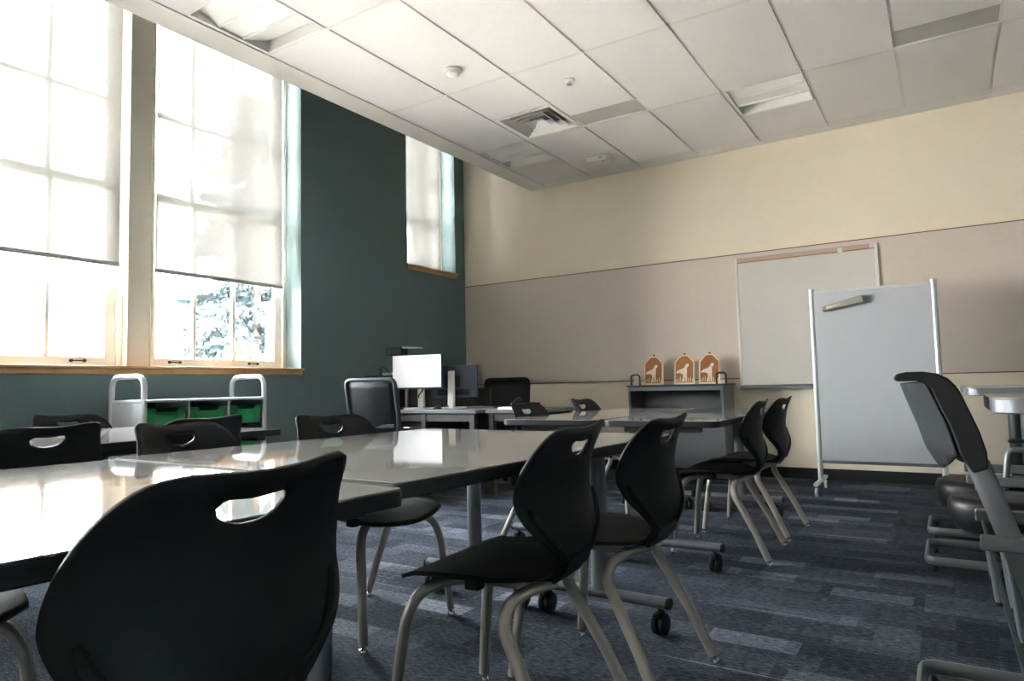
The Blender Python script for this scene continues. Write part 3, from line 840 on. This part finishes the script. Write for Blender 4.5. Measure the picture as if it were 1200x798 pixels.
def plaque(x, label, w=0.20):
    y, z, lean = 6.70, 0.9072, math.radians(8)
    t = thing('wooden_plaque', label, 'plaque', (x, y, z), 0, 'rust brown plaques on the rack')
    t.rotation_euler = (-lean, 0, 0)
    f = lambda u, v, q: (u, q, v)
    obj('board', prism(B(), plaque_outline(w, 0.30, 0.075, w*0.45), 0.0, 0.014, f), M['paleframe'], t, bevel=0.002)
    a = [(u*0.86, 0.016+v*0.90) for u, v in plaque_outline(w, 0.30, 0.075, w*0.45)]
    obj('painted_face', prism(B(), a, -0.0015, 0.001, f), M['rust'], t)
    obj('bird_figure', prism(B(), [(u*w/0.20*0.92+0.002, v*0.84+0.02) for u, v in FIG], -0.0028, 0.0, f), M['figwhite'], t)
    bm = B()
    for k in range(9):
        bx = -w*0.40 + k*w*0.1; hh = 0.02 + 0.035*((k*7) % 5)/5
        prism(bm, [(bx-0.003, 0.022), (bx+0.003, 0.022), (bx+0.006, 0.022+hh), (bx+0.001, 0.022+hh+0.008), (bx-0.002, 0.022+hh*0.6)], -0.0026, 0.0, f)
    obj('painted_grass', bm, M['figwhite'], t)
    bm = B(); lathe(bm, [(0.004, 0.0), (0.011, 0.004), (0.011, 0.012), (0.006, 0.018), (0, 0.019)], 12, (0, 0.007, 0.298))
    obj('hanger', bm, M['rackdark'], t, smooth=True)
plaque(-2.565, 'rust brown wooden plaque with a white bird figure, leftmost of three', 0.205)
plaque(-2.238, 'rust brown wooden plaque with a white bird figure, middle of three', 0.21)
plaque(-1.985, 'rust brown wooden plaque with a white bird figure, rightmost beside the rack handle', 0.21)
t = thing('sign_card', 'small white printed card standing by the left rack handle', 'sign', (-2.722, 6.66, 0.9065))
obj('sheet', prism(B(), [(-0.034, 0), (0.034, 0), (0.034, 0.095), (-0.034, 0.095)], 0, 0.004, lambda u, v, q: (u, q + v*0.12, v)), M['paper'], t)
bm = B()
for k in range(6): box(bm, -0.026, 0.026 - 0.012*(k % 3), 0, 0.002, 0.012+k*0.013, 0.016+k*0.013)
o = obj('printed_lines', bm, M['ink'], t); o.location = (0, -0.0005, 0); o.rotation_euler = (-math.atan(0.12), 0, 0)

# ------------------------------------------------------------------ whiteboards
t = thing('wall_whiteboard', 'white marker board fixed to the back wall with a tan top rail', 'whiteboard', (-1.10, YB-0.004, 0))
w2 = 0.618
obj('panel', bxo(-w2, w2, -0.02, -0.004, 0.885, 2.10), M['wboard'], t)
bm = B()
for s in (-1, 1): box(bm, s*w2-0.012, s*w2+0.012, -0.026, 0, 0.88, 2.145)
obj('side_trim', bm, M['whitepaint'], t, bevel=0.003)
obj('tack_rail', bxo(-w2+0.012, w2-0.012, -0.026, 0, 2.10, 2.142), M['tackrail'], t, bevel=0.003)
obj('rail_lip', bxo(-w2+0.012, w2-0.012, -0.030, -0.004, 2.094, 2.101), M['rust'], t)
obj('marker_tray', prism(B(), [(0, 0.885), (-0.075, 0.865), (-0.08, 0.845), (-0.02, 0.842), (0, 0.842)], -w2, w2, lambda u, v, q: (q, u, v)), M['post'], t, bevel=0.003)
bm = B(); box(bm, -0.02, 0.02, -0.034, -0.026, 2.085, 2.13); box(bm, -0.008, 0.008, -0.045, -0.034, 2.075, 2.095)
o = obj('map_clip', bm, M['silver'], t); o.location = (0.325, 0, 0)
bm = B(); box(bm, -0.02, 0.02, -0.034, -0.026, 2.10, 2.145); o = obj('map_clip', bm, M['silver'], t); o.location = (w2-0.03, 0, 0)

def mobile_board():
    t = thing('mobile_whiteboard', 'rolling whiteboard with round silver posts in front of the wall board', 'whiteboard', (-0.49, 6.12, 0), math.radians(0.5))
    h = 0.435
    obj('panel', bxo(-h+0.015, h-0.015, -0.012, 0.012, 0.262, 1.632), M['wboard2'], t)
    for s in (-1, 1):
        p = obj('post', tube(B(), [(s*h, 0, 0.105), (s*h, 0, 1.665)], 0.021, 16), M['silver'], t, smooth=True)
        obj('post_cap', lathe(B(), [(0.0225, 1.655), (0.0225, 1.672), (0.015, 1.68), (0, 1.681)], 16, (s*h, 0, 0)), M['silver'], p, smooth=True)
    obj('top_rail', bxo(-h+0.018, h-0.018, -0.016, 0.016, 1.632, 1.656), M['silver'], t, bevel=0.004)
    obj('bottom_rail', bxo(-h+0.018, h-0.018, -0.016, 0.016, 0.238, 0.262), M['post'], t, bevel=0.004)
    for s in (-1, 1):
        f = obj('foot', tube(B(), [(s*h, -0.27, 0.095), (s*h, 0.27, 0.095)], 0.017, 12, rx=0.02), M['silver'], t, smooth=True)
        for e in (-1, 1):
            bm = B(); lathe(bm, [(0, -0.011), (0.026, -0.011), (0.034, -0.008), (0.034, 0.008), (0.026, 0.011), (0, 0.011)], 18, (s*h, e*0.255, 0.034), 'x')
            c = obj('caster', bm, M['silver'], t, smooth=True)
            obj('hub', lathe(B(), [(0, -0.014), (0.02, -0.014), (0.02, 0.014), (0, 0.014)], 14, (s*h, e*0.255, 0.034), 'x'), M['dkplastic'], c)
    return t
mobile_board()
t = thing('board_eraser', 'silver grey eraser stuck at a slant on the rolling whiteboard', 'eraser', (-0.69, 6.105, 1.53))
t.rotation_euler = (0, -math.radians(11), 0)
bm = B(); prism(bm, [(-0.155, -0.022), (0.155, -0.026), (0.155, 0.034), (-0.02, 0.026), (-0.155, 0.018)], -0.055, -0.002, lambda u, v, q: (u, q, v))
obj('grip', bm, M['leg'], t, bevel=0.008)
bm = B(); prism(bm, [(-0.12, -0.012), (0.0, 0.004), (-0.12, 0.006)], -0.058, -0.053, lambda u, v, q: (u, q, v)); obj('shiny_inlay', bm, M['chrome'], t)

# ------------------------------------------------------------------ computer corner
def desk(name, x0, x1, y0, y1, label, legs):
    zt = 0.728
    t = thing(name, label, 'desk', ((x0+x1)/2, (y0+y1)/2, 0), 0, 'computer desks')
    hx, hy = (x1-x0)/2, (y1-y0)/2
    obj('desktop', bxo(-hx, hx, -hy, hy, zt-0.03, zt), M['desk'], t, bevel=0.004)
    obj('apron', bxo(-hx+0.03, hx-0.03, -hy+0.02, -hy+0.04, zt-0.10, zt-0.031), M['deskdark'], t)
    for sx in legs:
        for sy in (-1, 1):
            cx, cy = sx-(x0+x1)/2, sy*(hy-0.035)
            obj('leg', bxo(cx-0.025, cx+0.025, cy-0.025, cy+0.025, 0.0, zt-0.031), M['deskleg'], t, bevel=0.004)
    obj('modesty_panel', bxo(-hx+0.05, hx-0.05, hy-0.03, hy-0.015, 0.25, zt-0.031), M['deskdark'], t)
    return t
desk('computer_desk', -4.93, -3.40, 4.72, 5.42, 'grey computer desk by the teal wall carrying two monitors', (-4.88, -3.99, -3.45))
desk('side_desk', -3.36, -2.83, 4.80, 5.45, 'dark side desk joined to the right of the computer desk', (-3.31, -2.88))
t = thing('desk_pedestal', 'black drawer pedestal under the computer desk', 'drawer pedestal', (-4.22, 5.085, 0))
obj('carcass', bxo(-0.19, 0.19, -0.28, 0.28, 0.03, 0.62), M['rackdark'], t, bevel=0.003)
for z0, z1 in ((0.04, 0.32), (0.325, 0.47), (0.475, 0.615)):
    d = obj('drawer', bxo(-0.185, 0.185, -0.298, -0.281, z0, z1), M['dkplastic'], t, bevel=0.003)
    bm = B(); tube(bm, round_path([(-0.05, -0.298, z1-0.05), (-0.05, -0.318, z1-0.05), (0.05, -0.318, z1-0.05), (0.05, -0.298, z1-0.05)], 0.012), 0.005, 8)
    obj('handle', bm, M['chrome'], d, smooth=True)
bm = B()
for sx in (-1, 1):
    for sy in (-1, 1): lathe(bm, [(0.02, 0), (0.02, 0.031)], 12, (sx*0.15, sy*0.24, 0))
obj('feet', bm, M['dkplastic'], t)
t = thing('desk_screen', 'low dark privacy screen behind the desk monitors', 'screen panel', (-4.30, 5.46, 0))
obj('panel', bxo(-0.62, 0.55, -0.012, 0.012, 0.12, 0.915), M['deskdark'], t, bevel=0.004)
for s in (-0.55, 0.48): obj('foot', bxo(s-0.02, s+0.02, -0.03, 0.20, 0.0, 0.12), M['deskdark'], t, bevel=0.004)

def monitor(name, label, loc, rz, w, h, zc, front, col, base=True):
    """screen faces local -y"""
    t = thing(name, label, 'monitor', loc, rz)
    sh = obj('screen_case', bxo(-w/2, w/2, -0.012, 0.02, zc-h/2, zc+h/2), M['monback'], t, bevel=0.006)
    obj('display', bxo(-w/2+0.004, w/2-0.008, -0.0135, -0.0115, zc-h/2+0.012, zc+h/2-0.004), M['screen' if front else 'dkplastic'], sh, label='blank white display' if front else None)
    obj('mount', bxo(-0.075, 0.075, 0.02, 0.05, zc-0.06, zc+0.06), M['dkplastic'], t, bevel=0.008)
    bm = B(); prism(bm, [(0.05, 0.008), (0.095, 0.008), (0.075, zc+0.10), (0.05, zc+0.10)], -0.032, 0.032, lambda u, v, q: (q, u, v))
    obj('stand_column', bm, M['whitepaint'], t, bevel=0.006)
    obj('stand_foot', prism(B(), rrect(-0.13, 0.13, -0.10, 0.12, 0.03), 0.0, 0.009), M['silver'], t, bevel=0.002)
    obj('cable', tube(B(), smooth_path([(0.0, 0.03, zc-0.07), (0.03, 0.045, zc-0.17), (-0.02, 0.05, zc-0.24), (0.03, 0.10, 0.02)], 6), 0.006, 8), M['dkplastic'], t, smooth=True)
    if not front:
        bm = B(); box(bm, -0.17, 0.17, 0.02, 0.03, zc-h/2+0.02, zc-h/2+0.075)
        for k in range(5): box(bm, -0.13+k*0.06, -0.10+k*0.06, 0.03, 0.036, zc-h/2+0.035, zc-h/2+0.055)
        obj('port_cover', bm, M['dkplastic'], t)
    return t
DZ = 0.7285
monitor('desktop_monitor', 'monitor with a blank white display facing us on the computer desk', (-4.30, 5.02, DZ), math.radians(9), 0.55, 0.325, 0.355, True, None)
monitor('desktop_monitor', 'monitor seen from the back with a silver stand beside the white display', (-4.02, 5.24, DZ), math.radians(9+180), 0.50, 0.305, 0.255, False, None)
# small things on the desks
bm = B(); prism(bm, rrect(-0.21, 0.21, -0.065, 0.065, 0.012), 0, 0.018)
kb = obj('keyboard', bm, M['dkplastic'], bevel=0.003); kb.location = (-4.55, 4.80, DZ)
tag(kb, 'black keyboard on the computer desk before the white display', 'keyboard')
bm = B()
for r in range(4):
    for k in range(13): box(bm, -0.197+k*0.0305, -0.171+k*0.0305, -0.055+r*0.028, -0.032+r*0.028, 0.018, 0.0225)
obj('keys', bm, M['rackdark'], kb)
bm = B(); prism(bm, rrect(-0.16, 0.16, -0.06, 0.06, 0.012), 0, 0.018)
o = obj('keyboard', bm, M['dkplastic'], bevel=0.003); o.location = (-3.64, 5.18, DZ); tag(o, 'black keyboard lying behind the dark monitor stand', 'keyboard')
def mouse(loc, label):
    bm = B(); bmesh.ops.create_uvsphere(bm, u_segments=16, v_segments=10, radius=1)
    for v in bm.verts: v.co = Vector((v.co.x*0.03, v.co.y*0.052, max(v.co.z, 0)*0.034))
    o = obj('computer_mouse', bm, M['dkplastic'], smooth=True); o.location = loc; return tag(o, label, 'mouse')
mouse((-3.96, 4.90, DZ), 'black computer mouse near the edge of the computer desk')
# stapled stack of paper and a phone on the side desk
t = thing('desk_phone', 'black desk phone with a handset on the side desk', 'phone', (-3.12, 5.09, DZ), math.radians(15))
obj('phone_base', prism(B(), [(-0.09, 0), (0.09, 0), (0.09, 0.05), (-0.09, 0.02)], -0.10, 0.10, lambda u, v, q: (q, u, v)), M['dkplastic'], t, bevel=0.006)
obj('handset', tube(B(), smooth_path([(-0.075, -0.09, 0.045), (-0.075, -0.03, 0.07), (-0.075, 0.03, 0.08), (-0.075, 0.09, 0.068)], 5), 0.02, 10), M['dkplastic'], t, smooth=True)
bm = B(); box(bm, -0.15, 0.15, -0.10, 0.10, 0, 0.02)
o = obj('paper_stack', bm, M['paper']); o.location = (-3.12, 4.865, DZ); o.scale = (0.8, 0.45, 1); tag(o, 'small white stack of paper on the front of the side desk', 'paper')
# tall riser with a document camera against the teal wall
t = thing('riser_stand', 'tall thin black riser stand by the teal wall behind the desk', 'stand', (-4.86, 5.22, 0))
obj('shelf', bxo(-0.19, 0.19, -0.16, 0.16, 1.045, 1.06), M['rackdark'], t, bevel=0.003)
for sx in (-1, 1):
    for sy in (-1, 1): obj('leg', bxo(sx*0.13-0.012, sx*0.13+0.012, sy*0.13-0.012, sy*0.13+0.012, 0.7285, 1.045), M['silver'], t, bevel=0.003)
t = thing('document_camera', 'black document camera with a silver folding arm on the riser stand', 'document camera', (-4.76, 5.22, 1.0605))
obj('base', prism(B(), rrect(-0.11, 0.11, -0.09, 0.09, 0.02), 0, 0.03), M['silver'], t, bevel=0.006)
obj('arm', tube(B(), smooth_path([(0.0, 0.03, 0.02), (0.03, 0.03, 0.10), (0.02, 0.0, 0.19), (0.05, -0.03, 0.225)], 6), 0.014, 10), M['silver'], t, smooth=True)
obj('camera_head', bxo(-0.06, 0.15, -0.09, 0.03, 0.20, 0.285), M['dkplastic'], t, bevel=0.02, seg=3)
bm = B(); lathe(bm, [(0, -0.005), (0.028, -0.005), (0.03, 0.0), (0.026, 0.012), (0, 0.012)], 16, (-0.02, -0.096, 0.235), 'y'); obj('lens', bm, M['chrome'], t, smooth=True)
obj('light_flap', prism(B(), [(0.13, 0.27), (0.34, 0.262), (0.34, 0.272), (0.13, 0.288)], -0.06, 0.03, lambda u, v, q: (u, q, v)), M['silver'], t, bevel=0.003)
obj('cable', tube(B(), smooth_path([(-0.05, -0.02, 0.02), (-0.14, -0.03, 0.09), (-0.20, 0.0, 0.06), (-0.24, 0.02, 0.005)], 6), 0.004, 8), M['dkplastic'], t, smooth=True)

def office_chair(label, loc, rz, frame, group):
    """faces local +x"""
    t = thing('office_chair', label, 'office chair', loc, rz, group)
    bm = B()
    fr = round_path([(-0.02, -0.20, 0.50), (-0.06, -0.235, 0.70), (-0.12, -0.235, 1.0), (-0.12, 0.235, 1.0), (-0.06, 0.235, 0.70), (-0.02, 0.20, 0.50)], 0.05, 5)
    bk = obj('back_frame', tube(bm, fr + [fr[0]], 0.018, 10, rx=0.02), frame, t, smooth=True)
    n = 8; bm = B(); rows = []
    for i in range(n+1):
        z = 0.51 + 0.475*i/n; x = interp([(0.5, -0.02), (0.7, -0.06), (1.0, -0.12)], z)
        hw = interp([(0.5, 0.20), (0.7, 0.225), (1.0, 0.225)], z)
        rows.append([bm.verts.new((x - 0.03*(1-(k/4-1)**2), -hw+2*hw*k/8, z)) for k in range(9)])
    for a, b in zip(rows, rows[1:]):
        for k in range(8): bm.faces.new((a[k], a[k+1], b[k+1], b[k]))
    solidify(obj('mesh_back', bm, M['mesh'], t, smooth=True), 0.006)
    obj('lumbar_bar', bxo(-0.075, -0.045, -0.20, 0.20, 0.60, 0.635), frame, t, bevel=0.008)
    obj('seat_cushion', prism(B(), rrect(0.0, 0.48, -0.24, 0.24, 0.08), 0.43, 0.50), M['mesh'], t, bevel=0.02, seg=3)
    obj('spine', tube(B(), smooth_path([(-0.04, 0, 0.66), (-0.05, 0, 0.52), (0.06, 0, 0.42), (0.2, 0, 0.41)], 5), 0.02, 10), frame, t, smooth=True)
    obj('gas_lift', lathe(B(), [(0.045, 0.12), (0.03, 0.25), (0.022, 0.26), (0.022, 0.43)], 14, (0.22, 0, 0)), M['dkplastic'], t, smooth=True)
    for k in range(5):
        a = k*2*PI/5 + 0.3; c, s = math.cos(a), math.sin(a)
        l = obj('base_leg', tube(B(), [(0.22, 0, 0.115), (0.22+c*0.15, s*0.15, 0.10), (0.22+c*0.30, s*0.30, 0.075)], [0.026, 0.022, 0.016], 10), M['dkplastic'], t, smooth=True)
        bm = B()
        lathe(bm, [(0, -0.02), (0.027, -0.02), (0.03, -0.014), (0.03, 0.014), (0.027, 0.02), (0, 0.02)], 14, (0.22+c*0.30, s*0.30, 0.03), 'y')
        obj('caster', bm, M['dkplastic'], l, smooth=True)
    return t
office_chair('grey framed mesh office chair in front of the computer desk', (-4.02, 4.19, 0), math.radians(100), M['chairgrey'], 'mesh office chairs')
office_chair('black framed mesh office chair behind the side desk', (-3.97, 6.05, 0), math.radians(-68), M['dkplastic'], 'mesh office chairs')
t = thing('wall_outlet', 'dark power outlet low on the cream back wall', 'outlet', (-4.33, YB, 0.44))
obj('plate', bxo(-0.035, 0.035, -0.008, 0, -0.055, 0.055), M['rackdark'], t, bevel=0.003)
bm = B()
for z in (-0.022, 0.022): box(bm, -0.014, 0.014, -0.0095, -0.008, z-0.012, z+0.012)
obj('sockets', bm, M['dkplastic'], t)

# ------------------------------------------------------------------ right-hand row: pedestal desks and perch-back chairs
def u_desk(label, loc, cx, ex, group='adjustable desks on loop feet'):
    """top's left end at local x=0.21 ; loop foot closed towards -x"""
    t = thing('loop_foot_desk', label, 'desk', loc, 0, group)
    zt = 0.868
    obj('desktop', prism(B(), rrect(0.20, ex, -0.27, 0.27, 0.06, 6), zt-0.038, zt-0.002), M['post'], t, bevel=0.004)
    obj('laminate', prism(B(), rrect(0.203, ex-0.003, -0.267, 0.267, 0.058, 6), zt-0.0022, zt), M['lam'], t, label='glossy grey top surface')
    p = round_path([(cx+0.08, -0.22, 0.05), (0.03, -0.22, 0.05), (0.0, -0.19, 0.05), (0.0, 0.19, 0.05), (0.03, 0.22, 0.05), (cx+0.08, 0.22, 0.05)], 0.04, 5)
    obj('loop_foot', tube(B(), p, 0.021, 10, rx=0.010, up=(0, 0, 1)), M['post'], t, smooth=True)
    bm = B(); box(bm, cx-0.08, cx+0.08, -0.22, 0.22, 0.045, 0.085); obj('cross_foot', bm, M['post'], t, bevel=0.005)
    obj('column', tube(B(), [(cx, 0, 0.085), (cx, 0, zt-0.06)], 0.032, 14), M['rackdark'], t, smooth=True)
    obj('top_bracket', bxo(cx-0.13, cx+0.12, -0.05, 0.05, zt-0.065, zt-0.038), M['rackdark'], t, bevel=0.005)
    for s in (-1, 1):
        bm = B()
        for q in (-1, 1): lathe(bm, [(0, q*0.005), (0.036, q*0.005), (0.04, q*0.009), (0.04, q*0.02), (0.034, q*0.025), (0, q*0.026)], 18, (0.33, s*0.23, 0.04), 'y')
        k = obj('caster', bm, M['dkplastic'], t, smooth=True)
        obj('fork', bxo(0.315, 0.345, s*0.23-0.012, s*0.23+0.012, 0.07, 0.09), M['dkplastic'], k, bevel=0.003)
        obj('glide', lathe(B(), [(0.014, 0.0), (0.014, 0.02), (0.006, 0.03)], 12, (0.03, s*0.20, 0)), M['dkplastic'], t, smooth=True)
    return t
u_desk('grey topped desk on a loop foot at the right edge, nearest of the row', (-0.115, 2.235, 0), 0.78, 1.23)
u_desk('grey topped desk on a loop foot at the right edge, second of the row', (-0.135, 4.06, 0), 0.446, 0.585)
u_desk('grey topped desk on a loop foot at the right edge, farthest of the row', (-0.14, 4.80, 0), 0.446, 0.90)

def perch_chair(label, loc, rz, arm, group):
    """faces local +x, back towards -x; hooked side wings carry a rolled perch along the top of the back"""
    t = thing('perch_chair', label, 'chair', loc, rz, group)
    HWd = 0.205
    f = lambda u, v, q: (u, q, v)
    hook = [(-0.146, 0.919), (-0.137, 0.931), (-0.113, 0.936), (-0.076, 0.936), (-0.044, 0.93), (-0.02, 0.916), (-0.004, 0.897), (0.004, 0.882), (0.02, 0.838), (0.04, 0.782),
            (0.053, 0.728), (0.054, 0.686), (0.02, 0.673), (-0.005, 0.72), (-0.011, 0.748), (-0.026, 0.8), (-0.046, 0.849), (-0.059, 0.89), (-0.078, 0.907), (-0.091, 0.912), (-0.115, 0.911), (-0.138, 0.911)]
    for s in (-1, 1):
        obj('side_wing', prism(B(), hook, s*HWd-0.016, s*HWd+0.016, f), M['softblack'], t, bevel=0.009, seg=3)
    lip = [(-0.146, 0.919), (-0.137, 0.931), (-0.113, 0.936), (-0.076, 0.936), (-0.044, 0.93), (-0.02, 0.916), (-0.004, 0.897), (-0.025, 0.888), (-0.05, 0.898), (-0.078, 0.907), (-0.091, 0.912), (-0.115, 0.911), (-0.138, 0.911)]
    obj('perch', prism(B(), lip, -HWd+0.012, HWd-0.012, f), M['softblack'], t, bevel=0.006, seg=3)
    # front skin between the wings and the speckled bulging rear skin
    FS = [(0.68, 0.04), (0.728, 0.042), (0.782, 0.028), (0.838, 0.008), (0.882, -0.01), (0.90, -0.02)]
    bm = B(); rows = []
    for i in range(9):
        z = 0.69 + 0.205*i/8
        rows.append([bm.verts.new((interp(FS, z) - 0.05*(1-(k/8-1)**2), -HWd+2*HWd*k/16, z)) for k in range(17)])
    for a, b in zip(rows, rows[1:]):
        for k in range(16): bm.faces.new((a[k], a[k+1], b[k+1], b[k]))
    solidify(obj('front_skin', bm, M['softblack'], t, smooth=True), 0.010)
    RE = [(0.67, 0.0), (0.72, -0.010), (0.75, -0.016), (0.80, -0.03), (0.85, -0.05), (0.89, -0.062), (0.915, -0.075)]
    RC = [(0.67, -0.052), (0.70, -0.072), (0.73, -0.085), (0.78, -0.098), (0.84, -0.118), (0.885, -0.133), (0.915, -0.142)]
    def P(q, z):
        e = min(1, abs(q)) ** 2.2
        return Vector((interp(RC, z)*(1-e) + interp(RE, z)*e, q*(HWd-0.01), z))
    out = [(-1, 0.912), (-1, 0.80), (-1, 0.715), (-0.8, 0.690), (-0.55, 0.674), (-0.25, 0.672), (-0.12, 0.682), (-0.10, 0.722), (0.10, 0.722), (0.12, 0.682), (0.25, 0.672), (0.55, 0.674), (0.8, 0.690), (1, 0.715), (1, 0.80), (1, 0.912)]
    bm = sheet(B(), out, [], 0.035, P)
    solidify(obj('rear_skin', bm, M['felt'], t, smooth=True, angle=60, label='speckled charcoal rear skin'), 0.006)
    for s in (-1, 1):
        y = s*HWd
        l = obj('leg', tube(B(), [(0.032, y, 0.70), (0.236, y, 0.03)], 0.026, 12, rx=0.011, up=(1, 0, 0.2)), M['post'], t, smooth=True)
        obj('glide', lathe(B(), [(0.016, 0), (0.018, 0.02), (0.012, 0.034)], 12, (0.240, y, 0)), M['dkplastic'], l, smooth=True)
        for q in (-1, 1):
            l = obj('leg', tube(B(), [(0.045, y + q*0.012 - 0.03*(1 if y > 0 else -1), 0.49), (0.10, y + q*0.012 - 0.03*(1 if y > 0 else -1), 0.185), (0.138, y + q*0.012 - 0.03*(1 if y > 0 else -1), 0.004)], 0.006, 8), M['post'], t, smooth=True)
        obj('side_rail', bxo(0.026, 0.46, y-0.020, y+0.020, 0.482, 0.518), M['post'], t, bevel=0.006)
        l = obj('leg', tube(B(), [(0.42, y, 0.49), (0.376, y, 0.012)], 0.015, 10), M['post'], t, smooth=True)
        obj('glide', lathe(B(), [(0.018, 0), (0.018, 0.012), (0.01, 0.02)], 12, (0.375, y, 0)), M['dkplastic'], l, smooth=True)
    # thick egg-shaped moulded seat with a rounded skirt
    bm = B(); rings = []
    prof = [(0.25, 0.458), (0.55, 0.463), (0.78, 0.473), (0.90, 0.4745), (0.96, 0.467), (0.995, 0.450), (1.0, 0.425), (0.975, 0.39), (0.92, 0.36), (0.80, 0.338), (0.5, 0.328)]
    n = 40
    for r, z in prof:
        ring = []
        for k in range(n):
            a_ = 2*PI*k/n; c, si = math.cos(a_), math.sin(a_)
            e = 2/2.5
            px_, py_ = math.copysign(abs(c)**e, c), math.copysign(abs(si)**e, si)
            ring.append(bm.verts.new((0.33 + 0.245*r*px_, 0.178*r*py_ * (1.0 if px_ > 0 else 1 + 0.02*px_), z)))
        rings.append(ring)
    for a_, b_ in zip(rings, rings[1:]):
        for k in range(n): bm.faces.new((a_[k], a_[(k+1) % n], b_[(k+1) % n], b_[k]))
    bm.faces.new(rings[0]); bm.faces.new(rings[-1][::-1])
    obj('seat', bm, M['softblack'], t, smooth=True, angle=50)
    bm = B(); box(bm, 0.15, 0.42, -0.19, 0.19, 0.30, 0.33); obj('seat_plate', bm, M['post'], t, bevel=0.006)
    if arm:
        y = -0.208   # sitter's right
        obj('arm_pad', prism(B(), [(0.10, 0.655), (0.36, 0.655), (0.36, 0.668), (0.12, 0.682), (0.05, 0.676)], y-0.03, y+0.03, lambda u, v, q: (u, q, v)), M['softblack'], t, bevel=0.008)
        bm = B(); tube(bm, round_path([(0.09, y, 0.46), (0.05, y, 0.628), (0.36, y, 0.628), (0.38, y, 0.46)], 0.03), 0.012, 10); obj('arm_support', bm, M['post'], t, smooth=True)
    return t
def perch_xy(front_x): return front_x + 0.555
perch_chair('charcoal chair with a rolled back perch at the right edge, seen from the side', (0.02, 2.32, 0), 0, False, 'perch back chairs')
perch_chair('charcoal armed chair at the right edge, rounded seat front behind the nearest chair', (0.545, 3.13, 0), math.radians(180), True, 'perch back chairs')
perch_chair('charcoal chair at the right edge whose rounded seat front shows farthest back', (0.50, 3.60, 0), math.radians(180), False, 'perch back chairs')

# ------------------------------------------------------------------ light
w = bpy.data.worlds.new('World'); bpy.context.scene.world = w; w.use_nodes = True
nt = w.node_tree; bg = nt.nodes['Background']
tc = nt.nodes.new('ShaderNodeTexCoord'); sx = nt.nodes.new('ShaderNodeSeparateXYZ'); cr = nt.nodes.new('ShaderNodeValToRGB')
nt.links.new(tc.outputs['Generated'], sx.inputs[0]); nt.links.new(sx.outputs['Z'], cr.inputs['Fac'])
cr.color_ramp.elements[0].position = 0.0; cr.color_ramp.elements[0].color = (1.0, 0.985, 0.96, 1)
cr.color_ramp.elements[1].position = 0.9; cr.color_ramp.elements[1].color = (0.86, 0.93, 1.0, 1)
nt.links.new(cr.outputs['Color'], bg.inputs['Color'])
bg.inputs['Strength'].default_value = 94.0
for i, (y0, y1, z0, z1) in enumerate(((1.30, 4.295, SILL, 4.15), (5.80, 6.705, 2.335, 4.15), (-3.7, -0.4, SILL, 4.15), (-8.3, -5.3, SILL, 4.15))):
    L = bpy.data.lights.new('sky_portal', 'AREA'); L.shape = 'RECTANGLE'; L.size = z1-z0; L.size_y = y1-y0
    L.cycles.is_portal = True
    o = bpy.data.objects.new('sky_portal', L); C.objects.link(o)
    o.location = (XL-WT-0.01, (y0+y1)/2, (z0+z1)/2); o.rotation_euler = (0, -PI/2, 0)

S = bpy.data.lights.new('sun', 'SUN'); S.energy = 260; S.angle = math.radians(3); S.color = (1.0, 0.95, 0.88)
o = bpy.data.objects.new('sun', S); C.objects.link(o)
o.location = (20, -10, 40); o.rotation_euler = (0, math.radians(36), math.radians(-20))   # high over the roof, from the far side of the building

# ------------------------------------------------------------------ camera
def cam():
    yaw, pitch, roll = (math.radians(v) for v in (32.59467661, 3.88955334, -1.26947076))
    cy, sy, cp, sp = math.cos(yaw), math.sin(yaw), math.cos(pitch), math.sin(pitch)
    fwd = Vector((-sy*cp, cy*cp, sp)); right = Vector((cy, sy, 0)); up = right.cross(fwd)
    r = math.cos(roll)*right + math.sin(roll)*up; u = -math.sin(roll)*right + math.cos(roll)*up
    c = bpy.data.cameras.new('camera'); c.sensor_width = 36; c.lens = 795.487/1200*36; c.clip_start = 0.02; c.clip_end = 300
    o = bpy.data.objects.new('camera', c); C.objects.link(o)
    m = Matrix((r, u, -fwd)).transposed().to_4x4(); m.translation = (0, 0, 0.92)
    o.matrix_world = m
    c.dof.use_dof = False
    bpy.context.scene.camera = o
cam()
sc = bpy.context.scene
sc.view_settings.view_transform = 'Standard'; sc.view_settings.look = 'None'
sc.view_settings.gamma = 1; sc.view_settings.use_curve_mapping = False
sc.view_settings.exposure = 0.0
sc.cycles.max_bounces = 10; sc.cycles.diffuse_bounces = 6; sc.cycles.transparent_max_bounces = 12
sc.cycles.sample_clamp_indirect = 0
